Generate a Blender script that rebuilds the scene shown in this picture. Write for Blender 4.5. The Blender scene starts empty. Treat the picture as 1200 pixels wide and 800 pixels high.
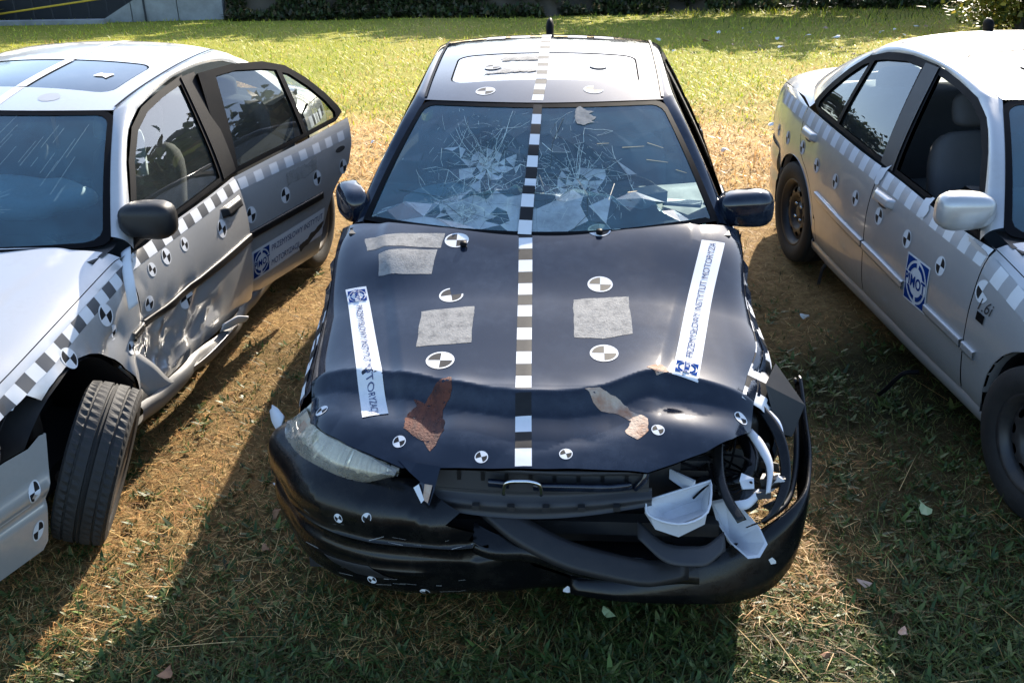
import bpy, math, random
import numpy as np
from mathutils import Vector, Matrix
from mathutils.geometry import delaunay_2d_cdt
random.seed(7); RNG = np.random.default_rng(11)
SC = bpy.context.scene
COL = SC.collection
# ------------------------------------------------------------------ camera
cam_d = bpy.data.cameras.new("camera"); cam = bpy.data.objects.new("camera", cam_d); COL.objects.link(cam)
cam_d.sensor_width = 36.0; cam_d.lens = 1240.0 / 1200.0 * 36.0
cam_d.clip_start = .05; cam_d.clip_end = 2000
PITCH, ROLL = .461, -.017
_f = Vector((0, math.cos(PITCH), -math.sin(PITCH))); _u = Vector((0, math.sin(PITCH), math.cos(PITCH))); _r = Vector((1, 0, 0))
_c, _s = math.cos(ROLL), math.sin(ROLL)
_r2 = _r * _c + _u * _s; _u2 = _u * _c - _r * _s
cam.matrix_world = Matrix(((_r2.x, _u2.x, -_f.x, 0), (_r2.y, _u2.y, -_f.y, 0), (_r2.z, _u2.z, -_f.z, 2.478), (0, 0, 0, 1)))
SC.camera = cam
# ------------------------------------------------------------------ sky and sun
SUN_EL = math.radians(28.0); SUN_AZ = math.atan2(.62, 1.75)          # azimuth clockwise from +Y
w = bpy.data.worlds.new("World"); SC.world = w; w.use_nodes = True
nt = w.node_tree
sky = nt.nodes.new('ShaderNodeTexSky'); sky.sky_type = 'NISHITA'; sky.sun_disc = False
sky.sun_elevation = SUN_EL; sky.sun_rotation = SUN_AZ
sky.air_density = 1.0; sky.dust_density = 1.2; sky.ozone_density = 2.5
bg = nt.nodes['Background']; bg.inputs['Strength'].default_value = .14
nt.links.new(sky.outputs[0], bg.inputs['Color'])
sun_d = bpy.data.lights.new("sun", 'SUN'); sun_d.energy = 4.6; sun_d.angle = math.radians(.53); sun_d.color = (1.0, .90, .76)
sun = bpy.data.objects.new("sun", sun_d); COL.objects.link(sun)
_sd = Vector((math.sin(SUN_AZ) * math.cos(SUN_EL), math.cos(SUN_AZ) * math.cos(SUN_EL), math.sin(SUN_EL)))
sun.rotation_euler = _sd.to_track_quat('Z', 'Y').to_euler(); sun.location = _sd * 50
SC.view_settings.view_transform = 'Standard'; SC.view_settings.look = 'None'; SC.view_settings.gamma = 1.0
SC.view_settings.exposure = 1.62
SC.render.engine = 'CYCLES'
SC.cycles.max_bounces = 8; SC.cycles.transparent_max_bounces = 16
# ------------------------------------------------------------------ materials
def NT(name):
    m = bpy.data.materials.new(name); m.use_nodes = True
    return m, m.node_tree, m.node_tree.nodes['Principled BSDF']
def noise(nt, scale, detail=4, rough=.6, coord='Object', lo=.35, hi=.65, vec_scale=None):
    tc = nt.nodes.new('ShaderNodeTexCoord'); n = nt.nodes.new('ShaderNodeTexNoise')
    n.inputs['Scale'].default_value = scale; n.inputs['Detail'].default_value = detail; n.inputs['Roughness'].default_value = rough
    if vec_scale:
        mp = nt.nodes.new('ShaderNodeMapping'); mp.inputs['Scale'].default_value = vec_scale
        nt.links.new(tc.outputs[coord], mp.inputs[0]); nt.links.new(mp.outputs[0], n.inputs['Vector'])
    else: nt.links.new(tc.outputs[coord], n.inputs['Vector'])
    r = nt.nodes.new('ShaderNodeMapRange'); r.inputs[1].default_value = lo; r.inputs[2].default_value = hi
    nt.links.new(n.outputs['Fac'], r.inputs[0])
    return r.outputs[0]
def mixc(nt, fac, a, b):
    m = nt.nodes.new('ShaderNodeMix'); m.data_type = 'RGBA'
    for s, v in ((m.inputs[0], fac), (m.inputs[6], a), (m.inputs[7], b)):
        if hasattr(v, 'node'): nt.links.new(v, s)
        else: s.default_value = v if not isinstance(v, tuple) else (*v, 1)[:4]
    return m.outputs[2]
def mathn(nt, op, a, b=None):
    m = nt.nodes.new('ShaderNodeMath'); m.operation = op
    for s, v in ((m.inputs[0], a), (m.inputs[1], b)):
        if v is None: continue
        if hasattr(v, 'node'): nt.links.new(v, s)
        else: s.default_value = v
    return m.outputs[0]
def MAT(name, base, rough=.5, metal=0., coat=0., dirt=None, amt=.5, dscale=6., bump=0., bscale=60., spec=.5, rvar=.12, base2=None, b2scale=3., lo=.45, hi=.75, vs=None):
    m, nt, b = NT(name)
    c = (*base, 1)
    if base2: c = mixc(nt, noise(nt, b2scale, 5, .65, vec_scale=vs), base, base2)
    if dirt:
        n1 = noise(nt, dscale, 8, .7, lo=lo, hi=hi); n2 = noise(nt, dscale * 9, 4, .7, lo=.3, hi=.75)
        fac = mathn(nt, 'MULTIPLY', mathn(nt, 'MULTIPLY', n1, mathn(nt, 'ADD', mathn(nt, 'MULTIPLY', n2, .7), .3)), amt)
        c = mixc(nt, fac, c if hasattr(c, 'node') else base, dirt)
        rr = mathn(nt, 'ADD', mathn(nt, 'MULTIPLY', fac, .5), rough)
        nt.links.new(rr, b.inputs['Roughness'])
        if metal > 0: nt.links.new(mathn(nt, 'MULTIPLY', mathn(nt, 'SUBTRACT', 1.0, fac), metal), b.inputs['Metallic'])
    else:
        b.inputs['Metallic'].default_value = metal
        if rvar: nt.links.new(mathn(nt, 'ADD', mathn(nt, 'MULTIPLY', noise(nt, dscale, 6), rvar), max(rough - rvar / 2, .02)), b.inputs['Roughness'])
        else: b.inputs['Roughness'].default_value = rough
    if hasattr(c, 'node'): nt.links.new(c, b.inputs['Base Color'])
    else: b.inputs['Base Color'].default_value = c
    b.inputs['Specular IOR Level'].default_value = spec
    if coat:
        b.inputs['Coat Weight'].default_value = coat
        nt.links.new(mathn(nt, 'ADD', mathn(nt, 'MULTIPLY', noise(nt, 5, 6), .09), .035), b.inputs['Coat Roughness'])
    if bump:
        bp = nt.nodes.new('ShaderNodeBump'); bp.inputs['Strength'].default_value = bump; bp.inputs['Distance'].default_value = .01
        nt.links.new(noise(nt, bscale, 5, .6, lo=0, hi=1), bp.inputs['Height']); nt.links.new(bp.outputs[0], b.inputs['Normal'])
    return m
def GLASS(name, tint, dust, dustc=(.40, .47, .50), rough=.0):
    """thin pane: clear tinted film, mirror reflection by fresnel, a veil of dust"""
    m = bpy.data.materials.new(name); m.use_nodes = True; nt = m.node_tree; nt.nodes.clear()
    o = nt.nodes.new('ShaderNodeOutputMaterial'); tr = nt.nodes.new('ShaderNodeBsdfTransparent'); tr.inputs[0].default_value = (*tint, 1)
    gl = nt.nodes.new('ShaderNodeBsdfGlossy'); gl.inputs['Roughness'].default_value = rough; gl.inputs[0].default_value = (1, 1, 1, 1)
    fr = nt.nodes.new('ShaderNodeFresnel'); fr.inputs[0].default_value = 1.55
    f2 = mathn(nt, 'MINIMUM', mathn(nt, 'MULTIPLY', fr.outputs[0], 1.75), 1.0)
    mx = nt.nodes.new('ShaderNodeMixShader'); nt.links.new(f2, mx.inputs[0]); nt.links.new(tr.outputs[0], mx.inputs[1]); nt.links.new(gl.outputs[0], mx.inputs[2])
    df = nt.nodes.new('ShaderNodeBsdfDiffuse'); df.inputs[0].default_value = (*dustc, 1)
    tl = nt.nodes.new('ShaderNodeBsdfTranslucent'); tl.inputs[0].default_value = (*dustc, 1)
    dd = nt.nodes.new('ShaderNodeMixShader'); dd.inputs[0].default_value = .35; nt.links.new(df.outputs[0], dd.inputs[1]); nt.links.new(tl.outputs[0], dd.inputs[2])
    n = mathn(nt, 'MULTIPLY', mathn(nt, 'ADD', mathn(nt, 'MULTIPLY', noise(nt, 5, 8, .7), .8), .6), dust)
    m2 = nt.nodes.new('ShaderNodeMixShader'); nt.links.new(n, m2.inputs[0]); nt.links.new(mx.outputs[0], m2.inputs[1]); nt.links.new(dd.outputs[0], m2.inputs[2])
    nt.links.new(m2.outputs[0], o.inputs[0])
    return m
M = {}
M['black'] = MAT('black_paint', (.0035, .0065, .0150), .40, 0, 1.0, dirt=(.085, .105, .14), amt=.34, dscale=4, spec=0.)
M['silver'] = MAT('silver_paint', (.395, .395, .395), .34, .40, .8, dirt=(.20, .17, .13), amt=.35, dscale=4)
M['silver2'] = MAT('grey_silver_paint', (.45, .445, .435), .30, .42, .9, dirt=(.20, .17, .13), amt=.4, dscale=4)
M['inner'] = MAT('dark_inner_metal', (.012, .012, .013), .6, dirt=(.06, .05, .04), amt=.5)
M['plastic'] = MAT('black_plastic', (.009, .009, .010), .42, dirt=(.06, .052, .045), amt=.22, dscale=7, spec=.35)
M['seal'] = MAT('black_rubber_seal', (.005, .005, .006), .5, spec=.06)
M['skin'] = MAT('dull_black_bumper', (.0028, .003, .0036), .24, 0, .2, dirt=(.035, .030, .023), amt=.5, dscale=6, spec=.18, bump=.12, bscale=26)
M['gplastic'] = MAT('grey_plastic', (.026, .027, .03), .45, dirt=(.08, .07, .06), amt=.3, spec=.35)
M['sillgrey'] = MAT('scuffed_grey_sill', (.11, .11, .108), .5, dirt=(.22, .18, .13), amt=.6, dscale=8)
M['tyre'] = MAT('tyre_rubber', (.010, .0097, .0095), .72, dirt=(.06, .05, .04), amt=.4, dscale=9, bump=.15, bscale=120)
M['steel'] = MAT('black_steel_wheel', (.022, .022, .024), .45, .2, dirt=(.11, .085, .06), amt=.7, dscale=9)
M['rimrust'] = MAT('dusty_steel_wheel', (.075, .062, .05), .55, .3, dirt=(.11, .065, .035), amt=.8, dscale=12)
M['chrome'] = MAT('bright_metal', (.6, .6, .6), .18, 1.)
M['white'] = MAT('white_vinyl', (.60, .605, .615), .7, spec=0., dirt=(.45, .42, .37), amt=.35, dscale=9)
M['tapeblack'] = MAT('black_vinyl', (.014, .014, .015), .5, spec=.15, dirt=(.08, .08, .08), amt=.2, dscale=9)
M['navy'] = MAT('navy_print', (.010, .035, .16), .7, spec=0.)
M['greyink'] = MAT('grey_blue_print', (.055, .075, .16), .7, spec=0.)
M['residue'] = MAT('glue_residue', (.235, .23, .22), .7, dirt=(.14, .135, .13), amt=.6, dscale=14, bump=.3, bscale=150, spec=.15)
_nt = M['residue'].node_tree; _nt.links.new(mathn(_nt, 'ADD', mathn(_nt, 'MULTIPLY', noise(_nt, 30, 6, .75, lo=.30, hi=.52), .45), .52), _nt.nodes['Principled BSDF'].inputs['Alpha'])
M['rust'] = MAT('rust', (.125, .034, .016), .8, base2=(.045, .014, .010), b2scale=30, bump=.6, bscale=120, vs=(1, .35, 1))
_nt = M['rust'].node_tree; _nt.links.new(noise(_nt, 45, 6, .75, lo=.36, hi=.42), _nt.nodes['Principled BSDF'].inputs['Alpha'])
M['rustpale'] = MAT('pale_rust', (.27, .115, .055), .75, base2=(.42, .33, .25), b2scale=16, bump=.4, bscale=90)
M['lens'] = MAT('fogged_headlight_lens', (.78, .72, .58), .2, coat=.6, base2=(.42, .39, .32), b2scale=9, spec=.6, vs=(1, 1, .35))
M['amber'] = MAT('amber_lens', (.45, .17, .06), .25)
M['reflector'] = MAT('white_reflector_shell', (.52, .53, .555), .38, dirt=(.38, .36, .33), amt=.6, dscale=9)
M['cloth'] = MAT('grey_seat_cloth', (.085, .085, .088), .9, bump=.2, bscale=200)
M['clothlit'] = MAT('beige_seat_cloth', (.16, .15, .135), .9, bump=.2, bscale=200)
M['airbag'] = MAT('airbag_cloth', (.72, .77, .79), .85, bump=.3, bscale=25)
M['curtain'] = MAT('white_headrest_cover', (.50, .56, .58), .85)
M['dash'] = MAT('dashboard_plastic', (.03, .034, .038), .6)
M['red'] = MAT('tail_light_red', (.30, .01, .01), .15)
M['screen'] = GLASS('windscreen_glass', (.46, .62, .65), .26, (.15, .31, .39))
M['crazed'] = GLASS('crazed_glass', (.40, .52, .55), .62, (.52, .64, .70), .12)
M['hazed'] = GLASS('hazed_lamp_lens', (.94, .92, .86), .26, (.88, .82, .68), .03)
M['lampmirror'] = MAT('lamp_reflector', (.70, .68, .60), .25, .9, base2=(.5, .46, .36), b2scale=20)
M['sideglass'] = GLASS('side_glass', (.52, .58, .57), .06, (.30, .34, .34))
M['sunroof'] = MAT('dark_sunroof_glass', (.012, .016, .02), .06, coat=.5, dirt=(.25, .25, .24), amt=.25)
M['palesunroof'] = MAT('sky_pale_sunroof_glass', (.10, .115, .13), .10, coat=1., dirt=(.42, .43, .44), amt=.75, dscale=3)  # bright sky reflection painted into the glass as a pale patchy tone
M['crack'] = MAT('crack_edge', (.50, .60, .56), .25)
M['crackdark'] = MAT('dark_crack', (.03, .05, .05), .3)
# ------------------------------------------------------------------ object helpers
def obj(name, verts, faces, mats, parent=None, smooth=True, normals=None, mi=None, kind=None):
    me = bpy.data.meshes.new(name); me.from_pydata([tuple(v) for v in verts], [], [tuple(int(i) for i in f) for f in faces])
    for m in (mats if isinstance(mats, (list, tuple)) else [mats]): me.materials.append(m)
    me.polygons.foreach_set('use_smooth', [smooth] * len(me.polygons))
    if mi is not None: me.polygons.foreach_set('material_index', list(mi))
    me.update()
    if normals is not None: me.normals_split_custom_set_from_vertices([tuple(n) for n in normals])
    o = bpy.data.objects.new(name, me); COL.objects.link(o)
    if parent is not None: o.parent = parent
    if kind: o['kind'] = kind
    return o
def tag(o, label, cat, group=None, kind=None):
    if label: o['label'] = label
    if cat: o['category'] = cat
    if group: o['group'] = group
    if kind: o['kind'] = kind
    return o
def unit(v): return v / np.maximum(np.linalg.norm(v, axis=-1, keepdims=True), 1e-9)
def pip(poly, pts):
    poly = np.asarray(poly); x, y = pts[:, 0], pts[:, 1]; ins = np.zeros(len(pts), bool); n = len(poly)
    for i in range(n):
        a, b = poly[i], poly[(i + 1) % n]
        c = ((a[1] > y) != (b[1] > y)) & (x < (b[0] - a[0]) * (y - a[1]) / (b[1] - a[1] + 1e-12) + a[0])
        ins ^= c
    return ins
def dens(poly, sp):
    out = []; n = len(poly)
    for i in range(n):
        a = np.array(poly[i], float); b = np.array(poly[(i + 1) % n], float); k = max(1, int(np.ceil(np.linalg.norm(b - a) / sp)))
        for j in range(k): out.append(a + (b - a) * j / k)
    return np.array(out)
def distpoly(poly, pts):
    d = np.full(len(pts), 1e9); n = len(poly)
    for i in range(n):
        a, b = poly[i], poly[(i + 1) % n]; ab = b - a; t = np.clip(((pts - a) @ ab) / max(ab @ ab, 1e-12), 0, 1)
        d = np.minimum(d, np.linalg.norm(pts - a - t[:, None] * ab, axis=1))
    return d
def cdt(outline, sp, holes=()):
    loops = [dens(outline, sp)] + [dens(h, sp) for h in holes]
    lo, hi = loops[0].min(0), loops[0].max(0)
    gx = np.arange(lo[0] + sp / 2, hi[0], sp); gy = np.arange(lo[1] + sp / 2, hi[1], sp)
    g = np.stack(np.meshgrid(gx, gy), -1).reshape(-1, 2); g[:, 0] += ((np.round((g[:, 1] - lo[1]) / sp)) % 2) * sp * .5
    k = pip(loops[0], g) & (distpoly(loops[0], g) > sp * .45)
    for h in loops[1:]: k &= ~pip(h, g) & (distpoly(h, g) > sp * .45)
    g = g[k]; pts = np.concatenate(loops + [g]); ed = []; o = 0
    for l in loops:
        ed += [(o + i, o + (i + 1) % len(l)) for i in range(len(l))]; o += len(l)
    r = delaunay_2d_cdt([Vector(p) for p in pts], ed, [], 0, 1e-6)
    V = np.array([tuple(v) for v in r[0]]); F = np.array([f for f in r[2] if len(f) == 3])
    c = V[F].mean(1); k = pip(loops[0], c)
    for h in loops[1:]: k &= ~pip(h, c)
    F = F[k]; a = V[F]
    ar = np.cross(a[:, 1] - a[:, 0], a[:, 2] - a[:, 0]); F = F[np.abs(ar) > 1e-9]; ar = ar[np.abs(ar) > 1e-9]
    F[ar < 0] = F[ar < 0][:, ::-1]
    return V, F, loops
def fnn(fn, A, D=None, ref=None):
    """points and unit normals of fn at parameters A"""
    e = .0015; G = (lambda a, b: D(fn(a, b))) if D else fn
    p = G(A[:, 0], A[:, 1]); du = G(A[:, 0] + e, A[:, 1]) - G(A[:, 0] - e, A[:, 1]); dv = G(A[:, 0], A[:, 1] + e) - G(A[:, 0], A[:, 1] - e)
    n = unit(np.cross(du, dv))
    c = np.array([0, 0, .55]) if ref is None else np.array(ref)
    q = p - c
    if ref is None: q = q * np.array([1, .0, 1.0]) + np.array([0, 0, 0]); 
    s = np.sign((n * q).sum(1).sum()) or 1.
    return p, n * s, s
def panel(name, outline, fn, mat, parent, D=None, sp=.035, holes=(), thick=.012, off=0., ref=None, **kw):
    V, F, loops = cdt(outline, sp, holes)
    p, n, s = fnn(fn, V, D, ref); p = p + n * off
    faces = F if s > 0 else F[:, ::-1]
    vs, ns, fs = [p], [n], [faces]; o = len(p)
    if thick:
        for l in loops:
            q, m, _ = fnn(fn, l, D, ref)
            if (m * q).sum() * 0 != 0: pass
            q = q + m * off; k = len(l); t = np.roll(q, -1, 0) - np.roll(q, 1, 0); sd = unit(np.cross(t, m))
            vs += [q, q - m * thick]; ns += [sd, sd]
            i = np.arange(k); j = (i + 1) % k
            fs.append(np.stack([o + i, o + j, o + k + j], 1)); fs.append(np.stack([o + i, o + k + j, o + k + i], 1)); o += 2 * k
    return obj(name, np.concatenate(vs), np.concatenate(fs), mat, parent, normals=np.concatenate(ns), **kw)
def grid(name, fn, A, B, mat, parent, D=None, closed=False, **kw):
    a, b = np.meshgrid(A, B, indexing='ij'); p = fn(a.ravel(), b.ravel())
    if D: p = D(p)
    na, nb = len(A), len(B); f = []
    for i in range(na if closed else na - 1):
        i2 = (i + 1) % na
        for j in range(nb - 1): f.append((i * nb + j, i2 * nb + j, i2 * nb + j + 1, i * nb + j + 1))
    return obj(name, p, f, mat, parent, **kw)
def onto(V2, fn, D, off, ref=None):
    p, n, s = fnn(fn, V2, D, ref); return p + n * off, n, s
def decal(name, V2, F, fn, D, mats, parent, off=.0016, mi=None, ref=None):
    p, n, s = onto(np.asarray(V2, float), fn, D, off, ref)
    A = np.asarray(V2, float); sg = lambda f: np.cross(A[f[1]] - A[f[0]], A[f[2]] - A[f[0]]) * s
    F = [f if sg(f) >= 0 else tuple(f)[::-1] for f in F]
    return obj(name, p, F, mats, parent, normals=n, mi=mi)
def frame2(c, ang, V):
    ca, sa = math.cos(ang), math.sin(ang); V = np.asarray(V, float)
    return np.stack([c[0] + V[:, 0] * ca - V[:, 1] * sa, c[1] + V[:, 0] * sa + V[:, 1] * ca], 1)
def marker(fn, D, c, r, parent, ang=0., torn=(), sx=1.):
    """round four-quarter target sticker"""
    V = [(0, 0)]; F = []; mi = []; n = 24
    for k in range(n): V.append((.86 * r * math.cos(2 * math.pi * k / n) * sx, .86 * r * math.sin(2 * math.pi * k / n)))
    for k in range(n): V.append((r * math.cos(2 * math.pi * k / n) * sx, r * math.sin(2 * math.pi * k / n)))
    for k in range(n):
        q = k * 4 // n
        if q in torn: continue
        k2 = (k + 1) % n
        F.append((0, 1 + k, 1 + k2)); mi.append(q % 2)
        F.append((1 + k, 1 + n + k, 1 + n + k2, 1 + k2)); mi.append(0)
    return decal('target_marker', frame2(c, ang, V), F, fn, D, [M['white'], M['tapeblack']], parent, mi=mi, off=.0018)
def strip(fn, D, path, w, seg, parent, n_sub=2, name='checker_tape', mats=None, off=.0014, start=0, across=3):
    """checkered measuring tape laid along a path of surface parameters"""
    P = np.array(path, float); L = np.r_[0, np.cumsum(np.linalg.norm(np.diff(P, axis=0), axis=1))]
    N = max(2, int(round(L[-1] / seg))); s = np.linspace(0, L[-1], N * n_sub + 1)
    c = np.stack([np.interp(s, L, P[:, 0]), np.interp(s, L, P[:, 1])], 1); t = unit(np.gradient(c, axis=0)); q = np.stack([-t[:, 1], t[:, 0]], 1)
    ws = np.linspace(-w / 2, w / 2, across)
    V = (c[:, None] + q[:, None] * ws[None, :, None]).reshape(-1, 2); F = []; mi = []
    for i in range(len(s) - 1):
        for j in range(across - 1):
            F.append((i * across + j, (i + 1) * across + j, (i + 1) * across + j + 1, i * across + j + 1)); mi.append((i // n_sub + start) % 2)
    a = V[list(F[0][:3])]
    if np.cross(a[1] - a[0], a[2] - a[0]) < 0: F = [f[::-1] for f in F]
    return decal(name, V, F, fn, D, mats or [M['white'], M['tapeblack']], parent, mi=mi, off=off)
def patch2(fn, D, poly, mat, parent, name, sp=.03, off=.0012, ref=None):
    V, F, _ = cdt(poly, sp); return decal(name, V, [tuple(f) for f in F], fn, D, mat, parent, off=off, ref=ref)
def blob(poly, rough=.2, n=5, seed=0):
    r = np.random.default_rng(seed); P = dens(poly, .015); e = r.normal(size=P.shape); e = (e + np.roll(e, 1, 0) + np.roll(e, -1, 0)) / 3
    return P + e * rough * .035
def textmesh(s, size, spacing=1.0, bold=0., shear=0.):
    cu = bpy.data.curves.new('print', 'FONT'); cu.body = s; cu.size = size; cu.align_x = 'CENTER'; cu.align_y = 'CENTER'; cu.space_character = spacing; cu.offset = bold; cu.shear = shear; cu.resolution_u = 3
    o = bpy.data.objects.new('print', cu); me = bpy.data.meshes.new_from_object(o)
    V = np.array([v.co[:2] for v in me.vertices]); F = [tuple(p.vertices) for p in me.polygons]
    bpy.data.objects.remove(o); bpy.data.curves.remove(cu); bpy.data.meshes.remove(me)
    return V, F
def tube(name, pts, r, mat, parent=None, n=8, sub=6, **kw):
    P = np.array(pts, float); k = len(P); t = np.linspace(0, k - 1, (k - 1) * sub + 1)
    Q = np.stack([lin(np.arange(k), P[:, i])(t) for i in range(3)], 1)
    R = np.interp(t, np.arange(k), r) if np.ndim(r) else np.full(len(t), r)
    T = unit(np.gradient(Q, axis=0)); up = np.array([0, 0, 1.]); U = unit(np.cross(T, up + .01)); W = np.cross(T, U); V = []
    for i in range(len(t)):
        for j in range(n):
            a = 2 * math.pi * j / n; V.append(Q[i] + R[i] * (math.cos(a) * U[i] + math.sin(a) * W[i]))
    F = [(i * n + j, i * n + (j + 1) % n, (i + 1) * n + (j + 1) % n, (i + 1) * n + j) for i in range(len(t) - 1) for j in range(n)]
    F.append(tuple(range(n))[::-1]); F.append(tuple((len(t) - 1) * n + j for j in range(n)))
    return obj(name, V, F, mat, parent, **kw)
def ribbon(name, pts, ws, th, mat, parent, sub=5, **kw):
    """a bent band: centre points, width vectors, thickness"""
    P = np.array(pts, float); W = np.array(ws, float); k = len(P); t = np.linspace(0, k - 1, (k - 1) * sub + 1)
    f = lambda A: np.stack([lin(np.arange(k), A[:, i])(t) for i in range(3)], 1)
    Q, X = f(P), f(W); T = unit(np.gradient(Q, axis=0)); N = unit(np.cross(T, X)); V = []
    for i in range(len(t)):
        for a, b in ((-.5, .5), (-.25, 1.0), (0, 1.15), (.25, 1.0), (.5, .5), (.5, -.5), (0, .2), (-.5, -.5)): V.append(Q[i] + X[i] * a + N[i] * th * b)
    n = 8; F = [(i * n + j, i * n + (j + 1) % n, (i + 1) * n + (j + 1) % n, (i + 1) * n + j) for i in range(len(t) - 1) for j in range(n)]
    F.append(tuple(range(n))[::-1]); F.append(tuple((len(t) - 1) * n + j for j in range(n)))
    return obj(name, V, F, mat, parent, **kw)
def box(c, s, bevel=0., rot=None):
    x, y, z = [v / 2 for v in s]; V = np.array([(i, j, k) for i in (-x, x) for j in (-y, y) for k in (-z, z)])
    if rot is not None: V = V @ np.array(Matrix.Rotation(rot[1], 3, rot[0])).T
    return V + np.array(c), [(0, 1, 3, 2), (4, 6, 7, 5), (0, 4, 5, 1), (2, 3, 7, 6), (0, 2, 6, 4), (1, 5, 7, 3)]
def superq(c, r, e=.5, n=20, m=12, rot=None):
    V = []; F = []
    p = lambda v, k: math.copysign(abs(v) ** k, v)
    for i in range(m + 1):
        a = -math.pi / 2 + math.pi * i / m
        for j in range(n):
            b = 2 * math.pi * j / n
            V.append((r[0] * p(math.cos(a), e) * p(math.cos(b), e), r[1] * p(math.cos(a), e) * p(math.sin(b), e), r[2] * p(math.sin(a), e)))
    for i in range(m):
        for j in range(n): F.append((i * n + j, i * n + (j + 1) % n, (i + 1) * n + (j + 1) % n, (i + 1) * n + j))
    V = np.array(V)
    if rot is not None: V = V @ np.array(rot).T
    return V + np.array(c), F
def joinm(parts):
    V, F, o = [], [], 0
    for v, f in parts:
        V.append(np.asarray(v, float)); F += [tuple(i + o for i in q) for q in f]; o += len(v)
    return np.concatenate(V), F
def lin(xs, ys):
    """smooth (pchip-like) interpolator"""
    xs=np.array(xs,float); ys=np.array(ys,float)
    h=np.diff(xs); d=np.diff(ys)/h
    m=np.zeros(len(xs)); m[0]=d[0]; m[-1]=d[-1]
    for i in range(1,len(xs)-1):
        m[i]=0 if d[i-1]*d[i]<=0 else 2*d[i-1]*d[i]/(d[i-1]+d[i])
        if d[i-1]*d[i]>0: m[i]=(h[i-1]+h[i])*1.0/(h[i-1]/d[i]+h[i]/d[i-1]) if 0 else (d[i-1]*h[i]+d[i]*h[i-1])/(h[i-1]+h[i])
    def f(q):
        q=np.clip(np.asarray(q,float),xs[0],xs[-1]); k=np.clip(np.searchsorted(xs,q)-1,0,len(xs)-2)
        t=(q-xs[k])/h[k]; t2=t*t; t3=t2*t
        return (2*t3-3*t2+1)*ys[k]+(t3-2*t2+t)*h[k]*m[k]+(-2*t3+3*t2)*ys[k+1]+(t3-t2)*h[k]*m[k+1]
    return f
# ---- sedan, car frame: x sideways, y from the nose back, z up
WP=lin([-.05,.0,.06,.15,.3,.5,.8,1.2,2.3,3.3,3.9,4.25,4.45,4.56,4.62],[.30,.42,.58,.70,.785,.825,.850,.862,.875,.868,.84,.79,.72,.60,.42])
ZC=lin([-.05,.05,.2,.4,.7,1.0,1.3,1.5,3.6,3.85,4.1,4.35,4.55,4.62],[.655,.69,.745,.795,.855,.905,.955,.985,1.06,1.055,1.05,1.035,.995,.97])
ZB=lin([-.05,.3,.7,1.1,1.5,2.3,3.2,3.8,4.3,4.6],[.53,.64,.735,.815,.875,.905,.935,.95,.935,.88])
def section(y,t):
    """body section at y; t 0 centre .. 4 shoulder .. 9 sill; returns x,z"""
    y=np.asarray(y,float); t=np.asarray(t,float)
    w=WP(y); zc=ZC(y); zb=ZB(y); dz=zc-zb
    fx=SX(t)*w
    zt=np.where(t<=4, zc-dz*SZ(np.minimum(t,4)), 0)
    lo=SL(np.clip(t,4,9)); # 0..1 shoulder->sill
    z=np.where(t<=4, zt, zb-(zb-.19)*lo)
    return fx,z
SX=lin([0,1,2,3,4,5,6,7,8,9],[0,.36,.66,.85,.945,.985,1.0,.992,.972,.93])
SZ=lin([0,1,2,3,4],[0,.05,.20,.50,1.0])
SL=lin([4,5,6,7,8,9],[0,.16,.40,.64,.84,1.0])
_tt=np.linspace(4,9,201); _ll=SL(_tt)
def side(y,v):
    """side panel: v is the height below the shoulder, above it v-ZB = .05 per section step"""
    y=np.asarray(y,float); v=np.asarray(v,float); zb=ZB(y)
    t=np.where(v>=zb, 4-(v-zb)/.05, np.interp((zb-v)/(zb-.19),_ll,_tt))
    x,z=section(y,t)
    return np.stack([x,y+0*x,z],-1)
_th=np.linspace(0,4,161); _sx=SX(_th)
def hood(x,y):
    x=np.asarray(x,float); y=np.asarray(y,float)
    t=np.interp(np.abs(x)/WP(y),_sx,_th)
    _,z=section(y,t)
    xr=np.interp(y,[.25,1.25,3.6],[.41,.62,.62]); k=np.clip((xr+.02-np.abs(x))/.05,0,1); z=z+.009*k*k*(3-2*k)*np.clip((y-.15)/.2,0,1)*np.clip((2-y)/.4,0,1)
    return np.stack([x+0*z,y+0*z,z],-1)
RZ=lin([1.85,2.0,2.2,2.5,2.8,3.1,3.3],[1.335,1.362,1.392,1.418,1.43,1.422,1.395])
def roof(x,y):
    x=np.asarray(x,float); y=np.asarray(y,float)
    z=RZ(y)-.032*np.abs(x/.54)**2.2
    return np.stack([x+0*z,y+0*z,z],-1)
def roof_front(u): return 1.93+.11*u*u
def roof_rear(u): return 3.22-.10*u*u
def screen(u,v):
    """windscreen: u -1..1 across, v 0 base .. 1 top"""
    u=np.asarray(u,float); v=np.asarray(v,float)
    b=np.stack([.745*u,1.28+.22*u*u,.975-.02*u*u+0*v],-1)
    yt=roof_front(u); t=roof(.535*u,yt); t[...,2]-=.004
    p=b*(1-v[...,None])+t*v[...,None]
    k=np.sin(np.pi*v)*.022
    p[...,1]-=k*.5; p[...,2]+=k*.86
    return p
def back_screen(u,v):
    u=np.asarray(u,float); v=np.asarray(v,float)
    b=np.stack([.66*u,4.02-.16*u*u+0*v,1.045-.02*u*u+0*v],-1)
    yt=roof_rear(u); t=roof(.535*u,yt); t[...,2]-=.004
    p=b*(1-v[...,None])+t*v[...,None]
    k=np.sin(np.pi*v)*.025
    p[...,1]+=k*.5; p[...,2]+=k*.86
    return p
def glassx(y,z):
    zb=ZB(y)
    return .925*WP(y)-.205*np.clip((z-zb)/.40,0,1.3)**1.15
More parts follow.
